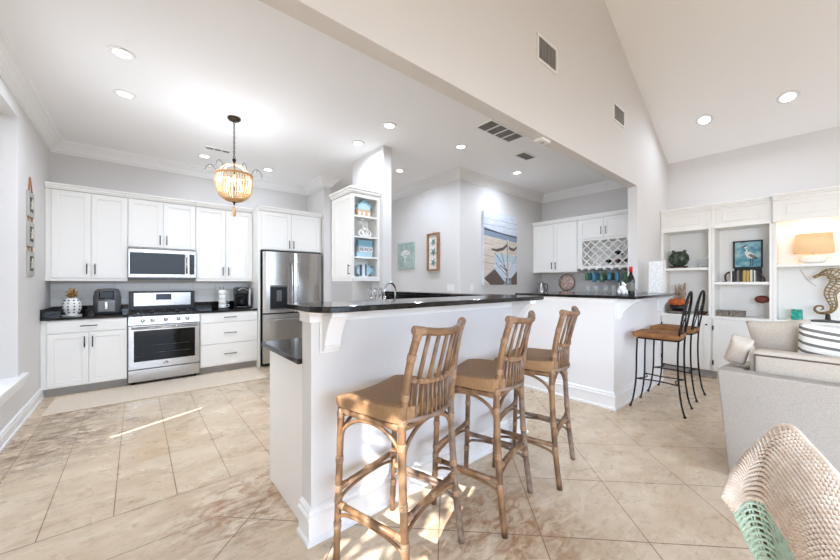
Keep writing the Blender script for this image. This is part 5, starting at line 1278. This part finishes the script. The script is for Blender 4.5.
# ================================================================== WROUGHT IRON STOOLS
def iron_stool():
    t = thing('iron_stool', '', 'stool', (0, 0, 0), 'wrought iron stools at the far bar')
    w_ = .165; d_ = .19; r_ = .0085
    for sx in (-1, 1):
        b = BM(); tube(b, spline([(sx * (w_ + .02), d_ + .035, .006), (sx * (w_ + .006), d_ + .012, .10), (sx * (w_ - .006), d_ - .01, .30), (sx * (w_ - .008), d_ - .015, .55), (sx * (w_ - .012), d_ - .02, .735)], 5), r_, 8)
        lathe(b, [(.013, 0), (.015, .006), (.01, .018)], (sx * (w_ + .02), d_ + .035, 0), 10); obj('leg', b, 'iron', t)
        q = spline([(sx * (w_ + .01), -d_ - .05, .006), (sx * (w_ - .004), -d_ - .02, .12), (sx * (w_ - .012), -d_ + .005, .35), (sx * (w_ - .012), -d_ + .01, .60), (sx * (w_ - .012), -d_, .80)], 5)
        b = BM(); tube(b, q, r_, 8); lathe(b, [(.013, 0), (.015, .006), (.01, .018)], (sx * (w_ + .01), -d_ - .05, 0), 10); obj('leg', b, 'iron', t)
    b = BM(); tube(b, [(x, y, .738) for x, y in rounded([(-w_ + .01, d_ - .02, .04), (-w_ + .01, -d_ + .005, .04), (w_ - .01, -d_ + .005, .04), (w_ - .01, d_ - .02, .04)], 4)], .008, 7, closed=True); obj('seat_ring', b, 'iron', t)
    b = BM()
    P = [(-w_ + .006, d_ - .01, .30), (0, d_ * .62, .30), (w_ - .006, d_ - .01, .30)]
    tube(b, spline(P, 6), .0065, 6); tube(b, spline([(-w_ + .01, -d_ + .003, .30), (0, -d_ * .70, .30), (w_ - .01, -d_ + .003, .30)], 6), .0065, 6)
    for sx in (-1, 1): tube(b, spline([(sx * (w_ - .007), d_ - .01, .30), (sx * w_ * .7, 0, .30), (sx * (w_ - .01), -d_ + .003, .30)], 6), .0065, 6)
    obj('footrest', b, 'iron', t)
    # back: tall arch with inner loops
    by_ = -d_
    def bk(x, z): return (x, by_ - (z - .80) * .16, z)
    arch = spline([bk(-w_ + .012, .80), bk(-w_ + .008, .95), bk(-w_ + .02, 1.10), bk(-.085, 1.20), bk(0, 1.235), bk(.085, 1.20), bk(w_ - .02, 1.10), bk(w_ - .008, .95), bk(w_ - .012, .80)], 6)
    b = BM(); tube(b, arch, .009, 8); obj('back_frame', b, 'iron', t)
    b = BM()
    for sx in (-1, 1):
        tube(b, spline([bk(sx * .02, 1.225), bk(sx * .075, 1.12), bk(sx * .055, 1.02), bk(0, .98), bk(-sx * .05, .92), bk(-sx * .10, .80)], 6), .0055, 6)
        tube(b, spline([bk(sx * (w_ - .012), 1.06), bk(sx * .10, 1.07), bk(sx * .08, 1.03), bk(sx * .10, 1.0), bk(sx * .12, 1.03)], 5), .005, 6)
    obj('scroll_work', b, 'iron', t)
    b = BM(); tube(b, [bk(-w_ + .012, .81), bk(w_ - .012, .81)], .007, 6); tube(b, [bk(-w_ + .008, .95), bk(w_ - .008, .95)], .004, 6); obj('cross_bar', b, 'iron', t)
    # suede pad with rounded edges
    b = BM(); prism(b, rounded([(-.20, .215, .07), (-.195, -.20, .06), (.195, -.20, .06), (.20, .215, .07)], 6), FZ, .7465, .797)
    for v in b.verts:
        if v.co.z > .79: v.co.z += .006
    obj('seat', b, 'suede', t, bevel=.023, seg=5)
    return t
s1 = iron_stool(); s2 = copy_tree(s1)
s1['label'] = 'wrought iron stool with brown suede seat, nearer the camera'; s2['label'] = 'wrought iron stool with brown suede seat, nearer the bookcase'
s1.location = (4.255, 1.06, 0); s1.rotation_euler = (0, 0, R(2)); s2.location = (4.94, 1.075, 0); s2.rotation_euler = (0, 0, R(-2))

# ================================================================== TREE OUTSIDE THE HIGH SIDE WINDOW
t = thing('garden_tree', 'leafy tree outside the side window', 'tree', (-3.2, -.6, -.2))
b = BM(); tube(b, spline([(-3.2, -.6, -.2), (-3.22, -.55, 1.2), (-3.15, -.5, 2.4), (-3.2, -.45, 4.0)], 5), [.07 - .0025 * i for i in range(16)], 8); obj('trunk', b, 'bark', t)
b = BM(); rnd = random.Random(11)
for k in range(420):
    c = Vector((-3.1 + rnd.uniform(-.35, .35), -.45 + rnd.uniform(-.75, .75), 3.75 + rnd.uniform(-1.1, 1.1)))
    L_ = rnd.uniform(.05, .11); ax = Vector((rnd.uniform(-1, 1), rnd.uniform(-1, 1), rnd.uniform(-1, 1))).normalized(); sd_ = ax.orthogonal().normalized() * L_ * .42
    v = [b.verts.new(p) for p in (c - ax * L_, c + sd_, c + ax * L_, c - sd_)]; b.faces.new(v)
obj('foliage', b, 'leaf', t)
